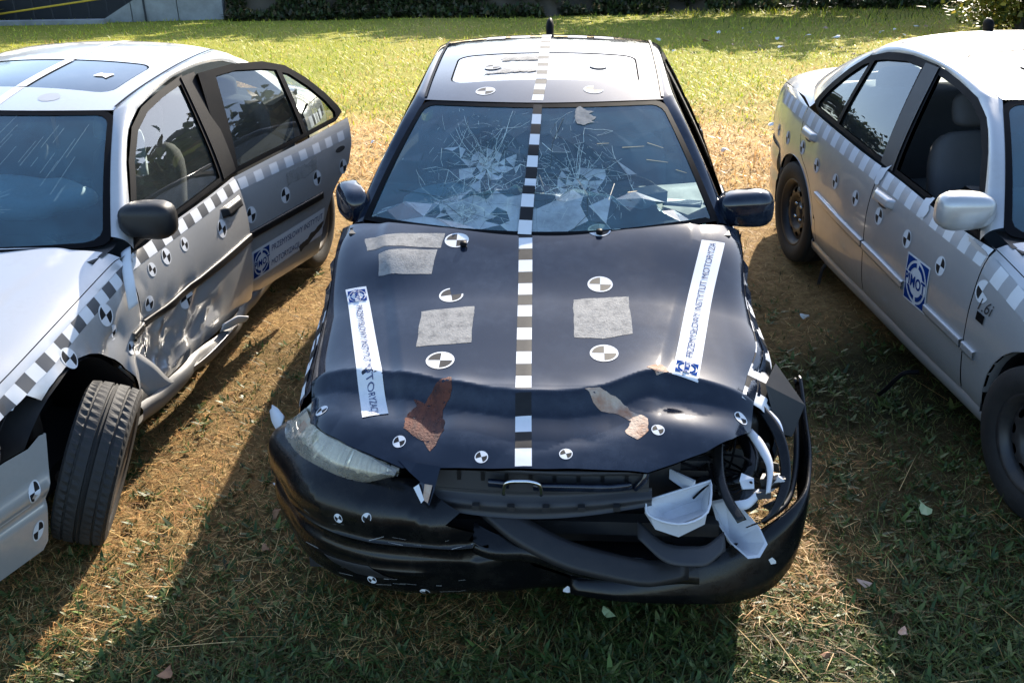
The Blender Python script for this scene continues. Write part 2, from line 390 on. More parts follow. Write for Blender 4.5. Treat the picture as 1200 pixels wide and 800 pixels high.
# ------------------------------------------------------------------ a four-door saloon built panel by panel
def ident(p): return p
def side_fn(s): return lambda y, v: side(y, v) * np.array([s, 1, 1])
def glass_fn(s): return lambda y, z: np.stack([s * glassx(y, z), y + 0 * z, z + 0 * y], -1)
def hood_fn(x, y): return hood(x, y)
def arch(cy, r, a0, a1, n=14, cz=.31): return [(cy + r * math.cos(math.radians(a)), cz + r * math.sin(math.radians(a))) for a in np.linspace(a0, a1, n)]
HEDGE = 3.65                                        # section step of the bonnet's long edge
def hv(y): return float(ZB(y)) + .05 * (4 - HEDGE)
def hx(y): return float(np.interp(HEDGE, _th, _sx) * WP(y))
def hood_outline(g=.003):
    L = []
    for x in np.linspace(-.38, .38, 9): L.append((x, .045 + .10 * x * x))
    for x, y in ((.47, .105), (.57, .165), (.66, .24), (.73, .325)): L.append((x, y))
    for y in np.linspace(.45, 1.44, 14): L.append((hx(y) - g, y))
    for u in np.linspace(1, -1, 13)[1:-1]: L.append((u * (hx(1.44) - g), 1.27 + .17 * u * u))
    for y in np.linspace(1.44, .45, 14): L.append((-hx(y) + g, y))
    for x, y in ((-.73, .325), (-.66, .24), (-.57, .165), (-.47, .105)): L.append((x, y))
    return L
def headlight_fn(s):
    top = np.array([(.385, .066, 0), (.49, .122, 0), (.60, .195, 0), (.70, .295, 0), (.775, .455, 0)])
    top[:, 2] = [float(hood(np.array(x), np.array(y))[2]) - .008 for x, y, _ in top]
    bot = np.array([(.385, .060, .640), (.50, .095, .585), (.66, .185, .545), (.79, .32, .545), (.845, .50, .57)])
    k = np.linspace(0, 1, 5); ft = [lin(k, top[:, i]) for i in range(3)]; fb = [lin(k, bot[:, i]) for i in range(3)]
    def fn(a, b):
        a = np.asarray(a, float); b = np.asarray(b, float)
        p = np.stack([ft[i](a / .6) * b / .15 + fb[i](a / .6) * (1 - b / .15) for i in range(3)], -1)
        k = np.sin(np.pi * np.clip(b / .15, 0, 1)) * .022; p[..., 1] -= k; p[..., 0] += k * .5
        return p * np.array([s, 1, 1])
    return fn
def plan_curve(n=81):
    """bumper plan from the right wheel arch round the nose to the left"""
    P = []
    for t in np.linspace(0, 1, n):
        a = math.pi * t; c, s_ = math.cos(a), math.sin(a)
        P.append((.865 * math.copysign(abs(c) ** .62, c), .56 - .565 * abs(s_) ** .80))
    return np.array(P)
PC = plan_curve(); PL = np.r_[0, np.cumsum(np.linalg.norm(np.diff(PC, axis=0), axis=1))]; PLEN = PL[-1]
BOFF = lin([.17, .21, .27, .34, .38, .42, .47, .51, .545], [-.06, -.015, .0, .004, -.012, .006, .012, .004, -.03])
BOFF = lin([.17, .21, .27, .34, .38, .42, .47, .51, .545, .58, .61], [-.06, -.015, .0, .004, -.012, .006, .012, .004, -.02, -.06, -.11])
def bumper_fn(a, z):
    a = np.asarray(a, float); z = np.asarray(z, float)
    x = np.interp(a, PL, PC[:, 0]); y = np.interp(a, PL, PC[:, 1]); c = np.stack([x, y - .5], -1); n = unit(c * np.array([.8, 1.]))
    o = BOFF(z); return np.stack([x + n[..., 0] * o, y + n[..., 1] * o, z + 0 * a], -1)
def rear_bumper_fn(a, z):
    p = bumper_fn(a, np.minimum(z, .51)); p = p.copy(); p[..., 2] = z; p[..., 0] *= .968; p[..., 1] = 4.60 - p[..., 1] * 1.20; p[..., 2] = p[..., 2] * 1.06 + .02
    return p
class Car: pass
def wheel(C, cx, cy, s, mrim, D=None, cz=.305, steer=0., camber=0., tread=False, nuts=True, R=.308, W=.195):
    """wheel > tyre, rim, lug nuts; s +1 when its outer face looks to +x"""
    rt = bpy.data.objects.new('wheel', None); COL.objects.link(rt); rt.parent = C.root
    rt.location = (cx, cy, cz); rt.rotation_euler = (0, camber, steer)
    prof = [(-.080, .195), (-.094, .215), (-.100, .25), (-.096, .282), (-.088, .297)]
    ribs = [(-.086, R - .006), (-.058, R - .001), (-.056, R - .010), (-.049, R - .010), (-.047, R), (-.012, R + .001), (-.010, R - .009), (-.003, R - .009), (-.001, R + .001)]
    ribs = ribs + [(.003, R + .001), (.010, R - .009), (.012, R + .001), (.047, R), (.049, R - .010), (.056, R - .010), (.058, R - .001), (.086, R - .006)][1:]
    prof = prof + ribs + [(-u, r) for u, r in prof[::-1]]
    n = 112 if tread else 56; V = []; F = []; m = len(prof)
    for i in range(n):
        for k, (u, r) in enumerate(prof):
            a = 2 * math.pi * (i + (.6 * u / .1 if tread else 0)) / n
            if tread and i % 2 == 0 and r > R - .005 and abs(u) > .012: r = r - (.008 if abs(u) > .05 else .004)
            if tread and k in (4, m - 5) and i % 2 == 0: r -= .006
            V.append((u, r * math.cos(a), r * math.sin(a)))
    for i in range(n):
        for k in range(m - 1): F.append((i * m + k, ((i + 1) % n) * m + k, ((i + 1) % n) * m + k + 1, i * m + k + 1))
    obj('tyre', V, F, M['tyre'], rt, smooth=not tread)
    # rim: barrel and a dished, pierced face
    pr = [(-.085, .197), (-.075, .186), (-.06, .175), (.04, .165), (.06, .172), (.080, .188), (.088, .2), (.083, .203)]
    V = []; F = []; n = 48; m = len(pr)
    for i in range(n):
        a = 2 * math.pi * i / n
        for u, r in pr: V.append((u * s, r * math.cos(a), r * math.sin(a)))
    for i in range(n):
        for k in range(m - 1): F.append((i * m + k, ((i + 1) % n) * m + k, ((i + 1) % n) * m + k + 1, i * m + k + 1))
    rim = obj('rim', V, F, mrim, rt)
    dish = lin([0, .03, .05, .075, .10, .13, .155, .172], [.052, .052, .035, .032, .058, .062, .048, .040])
    fd = lambda a, b: np.stack([s * dish(np.hypot(a, b)), a + 0 * b, b + 0 * a], -1)
    circ = [(.172 * math.cos(a), .172 * math.sin(a)) for a in np.linspace(0, 2 * math.pi, 40, endpoint=False)]
    holes = []
    for k in range(10):
        t = 2 * math.pi * k / 10; holes.append([(.133 * math.cos(t) + .016 * math.cos(q) * math.cos(t) - .022 * math.sin(q) * math.sin(t), .133 * math.sin(t) + .016 * math.cos(q) * math.sin(t) + .022 * math.sin(q) * math.cos(t)) for q in np.linspace(0, 2 * math.pi, 12, endpoint=False)])
    panel('rim_face', circ, fd, mrim, rt, sp=.016, holes=holes, thick=.012, ref=(-s * 1., 0, 0))
    if nuts:
        for k in range(4):
            t = math.pi / 4 + k * math.pi / 2; V = []; F = []
            for u, r in ((.030, .011), (.050, .011), (.056, .007)):
                for j in range(8): V.append((s * u, .057 * math.cos(t) + r * math.cos(j * math.pi / 4), .057 * math.sin(t) + r * math.sin(j * math.pi / 4)))
            for q in range(2):
                for j in range(8): F.append((q * 8 + j, q * 8 + (j + 1) % 8, q * 8 + 8 + (j + 1) % 8, q * 8 + 8 + j))
            F.append(tuple(range(16, 24))); obj('lug_nut', V, F, M['chrome'], rt)
    bv, bf = box((-s * .01, 0, 0), (.03, .22, .22)); obj('brake_drum', bv, bf, M['inner'], rt)
    return rt
def mirror(C, s, mat, parent, z=1.0, y=1.60, arm=None, fold=0.):
    D = C.D; fn = glass_fn(s)
    cx = .865 * s
    v, f = superq((0, 0, 0), (.118, .070, .077), .62, 24, 14)
    v[:, 1] = np.where(v[:, 1] > .028, .028 + (v[:, 1] - .028) * .1, v[:, 1])                  # flat at the back
    v[:, 2] *= 1 + .10 * (v[:, 0] * -s) / .125 * -1; v[:, 1] += .10 * (v[:, 0] * s + .05) * .55
    if fold: v = v @ np.array(Matrix.Rotation(fold, 3, 'Z')).T; cx = (.865 - .055) * s; y = y + .06
    v += np.array([cx, y, z]); o = obj('side_mirror', D(v), f, mat, parent)
    gv = [] if fold else [(cx + dx * .103, y + .032 + .10 * (dx * .103 * s + .05) * .55, z + dz * .064) for dx, dz in ((-1, -.8), (-.8, -1), (.8, -1), (1, -.8), (1, .8), (.8, 1), (-.8, 1), (-1, .8))]
    if not fold: obj('mirror_glass', D(np.array(gv)), [tuple(range(8))], M['chrome'], o)
    # foot between the shell and the door corner
    a = np.array([(.77 * s, 1.60, .885), (.79 * s, 1.80, .90), (.715 * s, 1.74, 1.03)]); b = np.array([(.82 * s, 1.57, .94), (.82 * s, 1.64, .94), (.81 * s, 1.62, .99)])
    V = np.concatenate([a, b]); F = [(0, 1, 4, 3), (1, 2, 5, 4), (2, 0, 3, 5), (3, 4, 5), (2, 1, 0)]
    obj('mirror_foot', D(V), F, arm or mat, o, smooth=False)
    return o
DLO_A = [(1.55, 0), (1.67, .13), (1.83, .27), (1.99, .37), (2.14, .418)]                    # offsets above the belt along the windscreen pillar
DLO_T = [(2.35, .442), (2.6, .455), (2.85, .442), (3.08, .405), (3.24, .350)]
DLO_C = [(3.36, .26), (3.46, .155), (3.525, .065), (3.54, .03)]
def dz_(L): return [(y, float(ZB(y)) + d + .004) for y, d in L]
def sedan(key, root_name, paint, cfg):
    C = Car(); C.cfg = cfg; C.paint = P = M[paint]
    x, y, a = cfg['pos']; C.root = rt = bpy.data.objects.new(root_name, None); COL.objects.link(rt)
    rt.location = (x, y, 0); rt.rotation_euler = (0, 0, a)
    D = C.D = cfg.get('D', ident); C.parts = {}
    skip = cfg.get('skip', ())
    # -- bonnet
    if 'hood' not in skip: C.hood = panel('hood', hood_outline(), hood_fn, P, rt, D, sp=cfg.get('hoodsp', .03))
    # -- roof and sunroof
    ro = [(u * .535, roof_front(u)) for u in np.linspace(-1, 1, 17)] + [(.535, y) for y in np.linspace(2.1, 3.08, 9)] + [(u * .535, roof_rear(u)) for u in np.linspace(1, -1, 17)] + [(-.535, y) for y in np.linspace(3.08, 2.1, 9)]
    def rrect(x, y0, y1, r):
        o = []
        for cx, cy, a0 in ((x - r, y1 - r, 0), (-x + r, y1 - r, 90), (-x + r, y0 + r, 180), (x - r, y0 + r, 270)):
            o += [(cx + r * math.cos(math.radians(a0 + q)), cy + r * math.sin(math.radians(a0 + q))) for q in (0, 22, 45, 68, 90)]
        return o
    sx = cfg.get('sunroof', (.43, 2.20, 2.63))
    C.roof = panel('roof', ro, roof, P, rt, D, sp=.04, holes=[rrect(sx[0] + .008, sx[1] - .008, sx[2] + .008, .07)], thick=.015)
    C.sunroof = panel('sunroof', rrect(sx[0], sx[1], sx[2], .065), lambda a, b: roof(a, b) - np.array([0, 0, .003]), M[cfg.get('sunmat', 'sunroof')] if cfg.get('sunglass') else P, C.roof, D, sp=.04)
    sl = panel('sunroof_seal', rrect(sx[0] + .012, sx[1] - .012, sx[2] + .012, .072), lambda a, b: roof(a, b) - np.array([0, 0, .010]), M['seal'], C.roof, D, sp=.05, thick=0)
    for s in (-1, 1):
        grid('roof_moulding', lambda a, b, s=s: roof(s * (.527 + b), a) + np.stack([0 * a, 0 * a, .006 + 0 * a], -1), np.linspace(2.06, 3.1, 24), np.array([0, .012]), M['seal'], C.roof, D)
    grid('headliner', lambda a, b: roof(a, b) - np.array([0, 0, .03]), np.linspace(-.52, .52, 12), np.linspace(2.03, 3.1, 12), M['dash'], C.roof, D)
    # -- painted side frames: pillars and roof rail
    for s in (-1, 1):
        n1, n2, n3 = 14, 20, 14
        I = [screen(np.array(1.), np.array(v)) for v in np.linspace(0, 1, n1)] + [roof(np.array(.535), np.array(q)) for q in np.linspace(2.06, 3.12, n2)] + [back_screen(np.array(1.), np.array(v)) for v in np.linspace(1, 0, n3)]
        def crv(L, n):
            A = np.array(L); k = np.r_[0, np.cumsum(np.linalg.norm(np.diff(A, axis=0), axis=1))]; q = np.linspace(0, k[-1], n); return np.stack([lin(k, A[:, 0])(q), lin(k, A[:, 1])(q)], 1)
        A_, T_, C_ = dz_(DLO_A), dz_(DLO_T), dz_(DLO_C)
        O = np.concatenate([crv(A_, n1), crv([A_[-1]] + T_, n2), crv([T_[-1]] + C_, n3)])
        O3 = np.stack([glassx(O[:, 0], O[:, 1]) + .004, O[:, 0], O[:, 1]], 1); I = np.array(I)
        nb = 7; V = []
        for i in range(len(I)):
            for j in range(nb):
                t = j / (nb - 1); p = I[i] * (1 - t) + O3[i] * t; k = math.sin(math.pi * t) * .016
                V.append(p + np.array([k * .75, 0, k * .75]))
        F = [(i * nb + j, (i + 1) * nb + j, (i + 1) * nb + j + 1, i * nb + j + 1) for i in range(len(I) - 1) for j in range(nb - 1)]
        V = np.array(V) * np.array([s, 1, 1]); obj('side_frame', D(V), F, P, rt)
    # -- screens
    f2 = lambda a, b: screen(a / .72, (b * 1.055 - .05) / .80)
    def scr(m): return [(-.72 + m, m), (.72 - m, m), (.72 - m, .80 - m), (-.72 + m, .80 - m)]
    def scr_r(m, r=.05):
        o = []
        for cx, cy, a0 in ((.72 - m - r, .80 - m - r, 0), (-.72 + m + r, .80 - m - r, 90), (-.72 + m + r, m + r, 180), (.72 - m - r, m + r, 270)):
            o += [(cx + r * math.cos(math.radians(a0 + q)), cy + r * math.sin(math.radians(a0 + q))) for q in (0, 30, 60, 90)]
        return o
    C.f2 = f2; C.scr_r = scr_r
    C.seal = panel('windscreen_seal', scr_r(.0, .05), f2, M['seal'], rt, D, sp=.05, holes=[scr_r(.026, .06)], thick=.006, off=.003)
    if not cfg.get('cracked'): C.screen = panel('windscreen', scr_r(.025, .05), f2, M['screen'], rt, D, sp=.06, thick=0)
    fb = lambda a, b: back_screen(a / .62, b / .80)
    bo = [(-.6, .02), (.6, .02), (.6, .78), (-.6, .78)]
    panel('rear_window', bo, fb, M['sideglass'], rt, D, sp=.08, thick=0)
    # -- cowl
    grid('cowl', lambda a, b: np.stack([a, 1.22 + .16 * (a / .74) ** 2 + b * .14, .925 + b * .02 - .012 * (a / .7) ** 2], -1), np.linspace(-.76, .76, 16), np.linspace(0, 1, 3), M['plastic'], rt, D)
    # -- sides
    C.door = {}; C.rdoor = {}; C.fender = {}; C.quarter = {}
    for s in (-1, 1):
        fn = side_fn(s); gf = glass_fn(s); sk = cfg.get('skip_side', {}).get(s, ())
        Df = cfg.get('D_fdoor', {}).get(s, D); Dr = cfg.get('D_rdoor', {}).get(s, D)
        if 'fender' not in sk:
            o = [(.47, .56)] + [(y_, hv(y_)) for y_ in np.linspace(.47, 1.47, 16)] + [(1.432, .885), (1.425, .7), (1.43, .5), (1.425, .26), (1.26, .25)] + arch(.90, .352, 8, 172) + [(.545, .335), (.50, .50)]
            if cfg.get('fender_cut') == s: o = [(.47, .655)] + o[1:22] + arch(.90, .375, 8, 120) + [(.66, .69), (.60, .655), (.56, .67), (.52, .64)]
            C.fender[s] = panel('fender', o, fn, P, rt, D, sp=.03)
        fd = [(1.437, .255), (1.436, .5), (1.432, .7), (1.437, .86)] + [(y_, float(ZB(y_)) - .002) for y_ in np.linspace(1.47, 2.47, 10)] + [(2.478, .7), (2.472, .5), (2.47, .255)]
        C.door[s] = d = panel('door', fd, fn, P, rt, Df, sp=.028)
        rd = [(2.478, .255), (2.48, .5), (2.486, .7), (2.478, float(ZB(2.48)) - .002)] + [(y_, float(ZB(y_)) - .002) for y_ in np.linspace(2.6, 3.555, 11)] + [(3.53, .80), (3.475, .70)] + arch(3.565, .385, 112, 172)[:-2] + [(3.17, .40), (3.16, .255)]
        C.rdoor[s] = r = panel('door', rd, fn, P, rt, Dr, sp=.03)
        q = [(3.536, .80)] + [(3.562, float(ZB(3.562)) - .002), (3.70, .5 * hv(3.7) + .5 * float(ZB(3.7)))] + [(y_, hv(y_)) for y_ in np.linspace(3.87, 4.52, 9)] + [(4.57, .80), (4.57, .63), (4.2, .605), (3.93, .52)] + arch(3.565, .345, 30, 172)[:-2] + [(3.21, .255), (3.165, .255), (3.175, .40)] + arch(3.565, .380, 172, 112)[1:] + [(3.481, .695)]
        C.quarter[s] = panel('quarter_panel', q, fn, P, rt, D, sp=.03)
        # arch lips
        for cy, r_ in ((.90, .352), (3.565, .345)):
            if cy < 1 and 'fender' in sk: continue
            if cy < 1 and cfg.get('fender_cut') == s: continue
            A = np.array(arch(cy, r_, 5, 175, 24)); cc = np.array([cy, .31])
            V = []
            for p in A:
                q0 = fn(np.array(p[0]), np.array(p[1])); V += [q0 + np.array([s * .003, 0, 0]), q0 - np.array([s * .05, 0, 0])]
            obj('arch_lip', D(np.array(V)), [(2 * i, 2 * i + 1, 2 * i + 3, 2 * i + 2) for i in range(23)], P, C.quarter[s] if cy > 2 else C.fender[s])
        # wheel-arch liners
        for cy in (.90, 3.565):
            V = []; A = np.linspace(-10, 190, 20)
            for q_ in A: V += [(s * .84, cy + .36 * math.cos(math.radians(q_)), .31 + .36 * math.sin(math.radians(q_))), (s * .48, cy + .36 * math.cos(math.radians(q_)), .31 + .36 * math.sin(math.radians(q_)))]
            V += [(s * .50, cy, .31)]; F = [(2 * i, 2 * i + 1, 2 * i + 3, 2 * i + 2) for i in range(19)] + [(2 * i + 1, 2 * i + 3, 40) for i in range(19)]
            obj('wheel_well', D(np.array(V)), F, M['inner'], rt)
        # sill
        Ds = cfg.get('D_sill', {}).get(s, D)
        def sillf(a, b, s=s):
            k = np.array([0, .03, .075, .11, .14]) * 1.0; return np.stack([s * (WP(a) * .94 + np.interp(b, k, [-.012, .012, .004, -.03, -.09])), a + 0 * b, np.interp(b, k, [.262, .245, .19, .155, .15]) + 0 * a], -1)
        grid('sill', sillf, np.linspace(1.25, 3.26, 40), np.linspace(0, .14, 9), P if cfg.get('sillpaint', True) else M['sillgrey'], rt, Ds)
        # side mouldings
        if cfg.get('moulding', True):
            for k, (a0, a1, pr, DD) in enumerate(((1.33, 1.425, C.fender.get(s), D), *(((1.443, 2.468, d, Df),) if not cfg.get('mgap') else ((1.443, cfg['mgap'][0], d, Df), (cfg['mgap'][1], 2.468, d, Df))), (2.484, 3.165, r, Dr))):
                if pr is None: continue
                vz = cfg.get('mz', lambda q: .485 + .02 * (q - 1.4))
                g_ = lambda a, b, s=s: side_fn(s)(a, vz(a) + np.interp(b, [0, .25, .75, 1], [-.021, -.018, .018, .021])) + np.stack([s * np.interp(b, [0, .25, .75, 1], [-.002, .014, .014, -.002]), 0 * a, 0 * a], -1)
                grid('side_moulding', g_, np.linspace(a0, a1, 14), np.linspace(0, 1, 9), cfg.get('mmat', P), pr, DD)
        # window frames: black outer frame, glass
        zb = lambda y_: float(ZB(y_)) + .004
        A_, T_, C_ = dz_(DLO_A), dz_(DLO_T), dz_(DLO_C)
        ins = lambda L, d: [(y_, z_ - d) for y_, z_ in L]
        fo = [(2.425, zb(2.42))] + [(y_, zb(y_)) for y_ in np.linspace(2.3, 1.60, 5)] + A_[0:] + [T_[0]] + [(2.585, T_[1][1] - .001)]
        fo = fo[::-1]
        def bl(t): return 2.50 - .04 * t
        hf = [(1.61, zb(1.61) + .02), (1.71, zb(1.71) + .125), (1.865, zb(1.86) + .258), (2.015, zb(2.01) + .348), (2.16, zb(2.16) + .392), (2.34, T_[0][1] - .029), (2.53, T_[1][1] - .036), (2.375, zb(2.38) + .02)]
        hr = [(2.545, zb(2.54) + .02), (2.70, T_[1][1] - .035), (2.86, T_[2][1] - .033), (3.06, T_[3][1] - .035), (3.155, zb(3.15) + .345), (3.125, zb(3.12) + .02)]
        hq = [(3.16, zb(3.16) + .02), (3.19, zb(3.19) + .325), (3.24, zb(3.24) + .305), (3.345, zb(3.345) + .215), (3.43, zb(3.43) + .12), (3.475, zb(3.475) + .045), (3.465, zb(3.465) + .02)]
        ro_ = [(2.595, T_[1][1] - .001)] + T_[2:] + C_ + [(y_, zb(y_)) for y_ in np.linspace(3.45, 2.435, 8)]
        C.frames = getattr(C, 'frames', {})
        fg = cfg.get('fglass', {}).get(s, True); rg = cfg.get('rglass', {}).get(s, True)
        C.frames[s] = panel('window_frame', fo, gf, M['seal'], d, Df, sp=.03, holes=[hf], thick=.02, off=.004)
        panel('window_frame', ro_, gf, M['seal'], r, Dr, sp=.03, holes=[hr, hq], thick=.02, off=.004)
        if fg: panel('window_glass', hf, gf, M['sideglass'], d, Df, sp=.08, thick=0, off=-.006)
        if rg:
            panel('window_glass', hr, gf, M['sideglass'], r, Dr, sp=.08, thick=0, off=-.006); panel('window_glass', hq, gf, M['sideglass'], r, Dr, sp=.08, thick=0, off=-.006)
        # B pillar cover
        bp = [(2.395, zb(2.39) + .004), (2.53, zb(2.53) + .004), (2.685, T_[1][1] - .012), (2.555, T_[1][1] - .010)]
        panel('pillar_cover', bp, gf, M[cfg.get('pillmat', 'gplastic')], d, Df, sp=.03, thick=.01, off=.010)
        # handles
        for (hy, hz, pr, DD) in ((2.34, .785, d, Df), (3.40, .815, r, Dr)):
            hm = cfg.get('hmat', P)
            rec = [(hy + .085 * math.cos(t), hz - .012 + .034 * math.sin(t)) for t in np.linspace(0, 2 * math.pi, 20, endpoint=False)]
            rc = patch2(fn, DD, rec, P, pr, 'handle_cup', .02, .0015); patch2(fn, DD, [(hy + (a_ - hy) * .6, hz - .012 + (b_ - hz + .012) * .45) for a_, b_ in rec], M['inner'], pr, 'handle_cup', .02, .003)
            g_ = lambda a, b, s=s, hy=hy, hz=hz: side_fn(s)(hy + a, hz + .016 + np.interp(b, [0, .2, .8, 1], [-.024, -.020, .020, .024])) + np.stack([s * np.interp(b, [0, .2, .8, 1], [0, .026, .022, 0]) * np.clip((.105 - np.abs(a)) / .03, 0, 1), 0 * a, 0 * a], -1)
            if (s, round(hy, 2)) not in cfg.get('nohandle', ()): grid('door_handle', g_, np.linspace(-.105, .105, 15), np.linspace(0, 1, 9), hm, pr, DD)
        # inner trim
        grid('door_trim', lambda a, b, s=s: np.stack([s * .77 + 0 * a, a, .25 + (ZB(a) - .25) * b], -1), np.linspace(1.5, 3.5, 10), np.linspace(0, 1, 3), M['dash'], rt, D)
        # headlight and mirror
        if ('headlight', s) not in skip:
            hl = headlight_fn(s)
            o = [(.005, .02), (.15, .004), (.3, .003), (.45, .003), (.59, .01), (.597, .08), (.59, .146), (.45, .147), (.3, .147), (.15, .147), (.005, .13)]
            C.hl = panel('headlight', o, hl, M['hazed'], rt, D, sp=.02, ref=(0, 2, .4), thick=.02)
            inn = lambda a, b, hl=hl, s=s: hl(a * .97 + .008, b) + np.stack([0 * a - s * .012, .030 + 0 * a, 0 * a - .004], -1)
            patch2(inn, D, o, M['lens'], C.hl, 'lamp_housing', .03, 0, ref=(0, 2, .4))
            for k_ in range(11):                                          # moulded flutes
                a_ = .06 + .045 * k_
                grid('lens_flute', lambda a, b, a_=a_, inn=inn: inn(a_ + a, b) + np.stack([0 * a, -.007 * np.cos(a / .012 * 1.57), 0 * a], -1), np.linspace(-.012, .012, 5), np.linspace(.02, .13, 6), M['lens'] if k_ % 4 else M['lampmirror'], C.hl, D)
            for a_ in (.37,):
                w_ = [(a_, .01), (a_ + .012, .01), (a_ + .004, .142), (a_ - .006, .142)]; patch2(hl, D, w_, M['lens'], C.hl, 'lens_divider', .02, -.012, ref=(0, 2, .4))
            am = [(.52, .05), (.57, .05), (.57, .11), (.53, .12)]; patch2(hl, D, am, M['amber'], C.hl, 'indicator', .02, -.016, ref=(0, 2, .4))
        if ('mirror', s) not in skip: mirror(C, s, cfg.get('mirmat', P), rt, arm=cfg.get('armmat'), z=cfg.get('mirz', 1.0), fold=cfg.get('fold', {}).get(s, 0.))
        pb = [(.93 * glassx(3.5, .97), 3.53), (hx(3.56) + .02, 3.545), (hx(3.7), 3.7), (hx(3.85), 3.85), (hx(3.98), 3.985), (.52, 3.985), (.60, 3.87), (.64, 3.78), (.69, 3.65)]
        panel('pillar_base', [(s * a_, b_) for a_, b_ in pb], hood_fn, P, rt, D, sp=.03, thick=0)
        # tail light
        tl = [(4.42, .66), (4.56, .66), (4.57, .84), (4.45, .86)]
        patch2(fn, D, tl, M['red'], rt, 'tail_light', .04, .006)
    # -- boot lid, rear apron, bumpers
    bo = [(-hx(3.95), 3.98), (hx(3.95), 3.98)] + [(hx(y_) - .003, y_) for y_ in np.linspace(4.0, 4.5, 7)] + [(.42, 4.585), (-.42, 4.585)] + [(-hx(y_) + .003, y_) for y_ in np.linspace(4.5, 4.0, 7)]
    C.boot = panel('boot_lid', bo, hood_fn, P, rt, D, sp=.05)
    grid('rear_panel', lambda a, b: rear_bumper_fn(a, .50 + 0 * b) * np.array([.93, 1, 0]) + np.stack([0 * a, -.05 + 0 * a, .5 + b * .46], -1), np.linspace(.15, PLEN - .15, 40), np.linspace(0, 1, 6), P, rt, D)
    if 'rear_bumper' not in skip: grid('rear_bumper', rear_bumper_fn, np.linspace(0, PLEN, 70), np.linspace(.17, .545, 16), P, rt, D)
    if 'front_bumper' not in skip: C.bumper = grid('front_bumper', bumper_fn, np.linspace(0, PLEN, 90), np.linspace(.17, .545, 18), P, rt, D)
    # -- floor, engine bay, dashboard, seats
    v, f = joinm([box((0, 2.25, .22), (1.50, 4.1, .10)), box((0, 1.36, .58), (1.5, .06, .66)), box((0, 3.55, .55), (1.46, .05, .6)), box((0, .75, .38), (.95, .9, .30)), box((0, .30, .48), (1.2, .08, .22))])
    obj('floor_pan', D(v), f, M['inner'], rt, smooth=False)
    grid('dashboard', lambda a, b: np.stack([a, 1.44 + b * .45 + .10 * (a / .7) ** 2, .955 + .05 * np.sin(b * 2.2) - .25 * np.maximum(b - .8, 0) ** 1.2 * 3], -1), np.linspace(-.72, .72, 18), np.linspace(0, 1.15, 10), M['dash'], rt, D)
    def seat(cx, cy, mat):
        bv, bf = superq((cx, cy, .43), (.25, .27, .09), .45, 20, 10); st = obj('seat', bv, bf, mat, rt)
        R = Matrix.Rotation(math.radians(-17), 3, 'X')
        bv, bf = superq((0, 0, .31), (.24, .075, .33), .45, 20, 12); bv = bv @ np.array(R).T + np.array([cx, cy + .20, .46])
        obj('seat_back', bv, bf, mat, st)
        bv, bf = superq((0, 0, .74), (.125, .05, .085), .55, 16, 10); bv = bv @ np.array(R).T + np.array([cx, cy + .20, .46]); obj('headrest', bv, bf, mat, st)
        return st
    C.seats = [seat(-.36, 2.12, M['cloth']), seat(.36, 2.12, M['cloth'])]
    bv, bf = superq((0, 3.10, .47), (.66, .28, .10), .35, 28, 10); rs = obj('rear_seat', bv, bf, M['cloth'], rt)
    bv, bf = superq((0, 3.42, .78), (.66, .10, .30), .35, 28, 10); obj('seat_back', bv, bf, M['cloth'], rs)
    for cx in (-.33, .33):
        bv, bf = superq((cx, 3.47, 1.10), (.13, .06, .075), .5, 16, 10); obj('headrest', bv, bf, M['cloth'], rs)
    v, f = box((0, 3.72, .985), (1.3, .40, .03)); obj('parcel_shelf', v, f, M['dash'], rt, smooth=False)
    # steering wheel, driver's side is image right
    V = []; F = []; n, m = 28, 8
    for i in range(n):
        a_ = 2 * math.pi * i / n
        for j in range(m):
            b_ = 2 * math.pi * j / m; r_ = .185 + .015 * math.cos(b_); V.append((r_ * math.cos(a_), .015 * math.sin(b_), r_ * math.sin(a_)))
    for i in range(n):
        for j in range(m): F.append((i * m + j, ((i + 1) % n) * m + j, ((i + 1) % n) * m + (j + 1) % m, i * m + (j + 1) % m))
    V = np.array(V) @ np.array(Matrix.Rotation(math.radians(24), 3, 'X')).T + np.array([.36, 1.82, .90])
    obj('steering_wheel', V, F, M['seal'], rt)
    # grille
    if 'grille' not in skip:
        grid('grille', lambda a, b: np.stack([a, .085 + .10 * a * a + .02 * b, .56 + .115 * b], -1), np.linspace(-.38, .38, 20), np.linspace(0, 1, 4), M['plastic'], rt, D)
    # wheels
    for s in (-1, 1):
        for cy in (.90, 3.565):
            k = (s, 'f' if cy < 2 else 'r'); kw = dict(cfg.get('wheels', {}).get(k, {}))
            if kw.pop('skip', False): continue
            if abs(kw.get('dx', 0)): pass
            dx = kw.pop('dx', 0); dy = kw.pop('dy', 0); dzz = kw.pop('dz', 0)
            wheel(C, s * (.755) + dx, cy + dy, s, M[cfg.get('rim', 'steel')], cz=.305 + dzz, **kw)
    return C
def wiper(C, x0, y0, x1, y1, parent=None):
    fn = C.f2; D = C.D
    A = np.array([(x0, y0), (x1, y1)], float); t = np.linspace(0, 1, 12)
    P = A[0] + (A[1] - A[0]) * t[:, None]; p, n, _ = fnn(fn, P, D)
    w_ = tube('wiper', p + n * np.linspace(.03, .012, 12)[:, None], np.linspace(.011, .006, 12), M['seal'], C.root, n=6, sub=1)
    q, n, _ = fnn(fn, P[3:], D)
    tube('wiper_blade', q + n * .010 + np.array([0, -.01, 0]), .005, M['seal'], w_, n=5, sub=1)
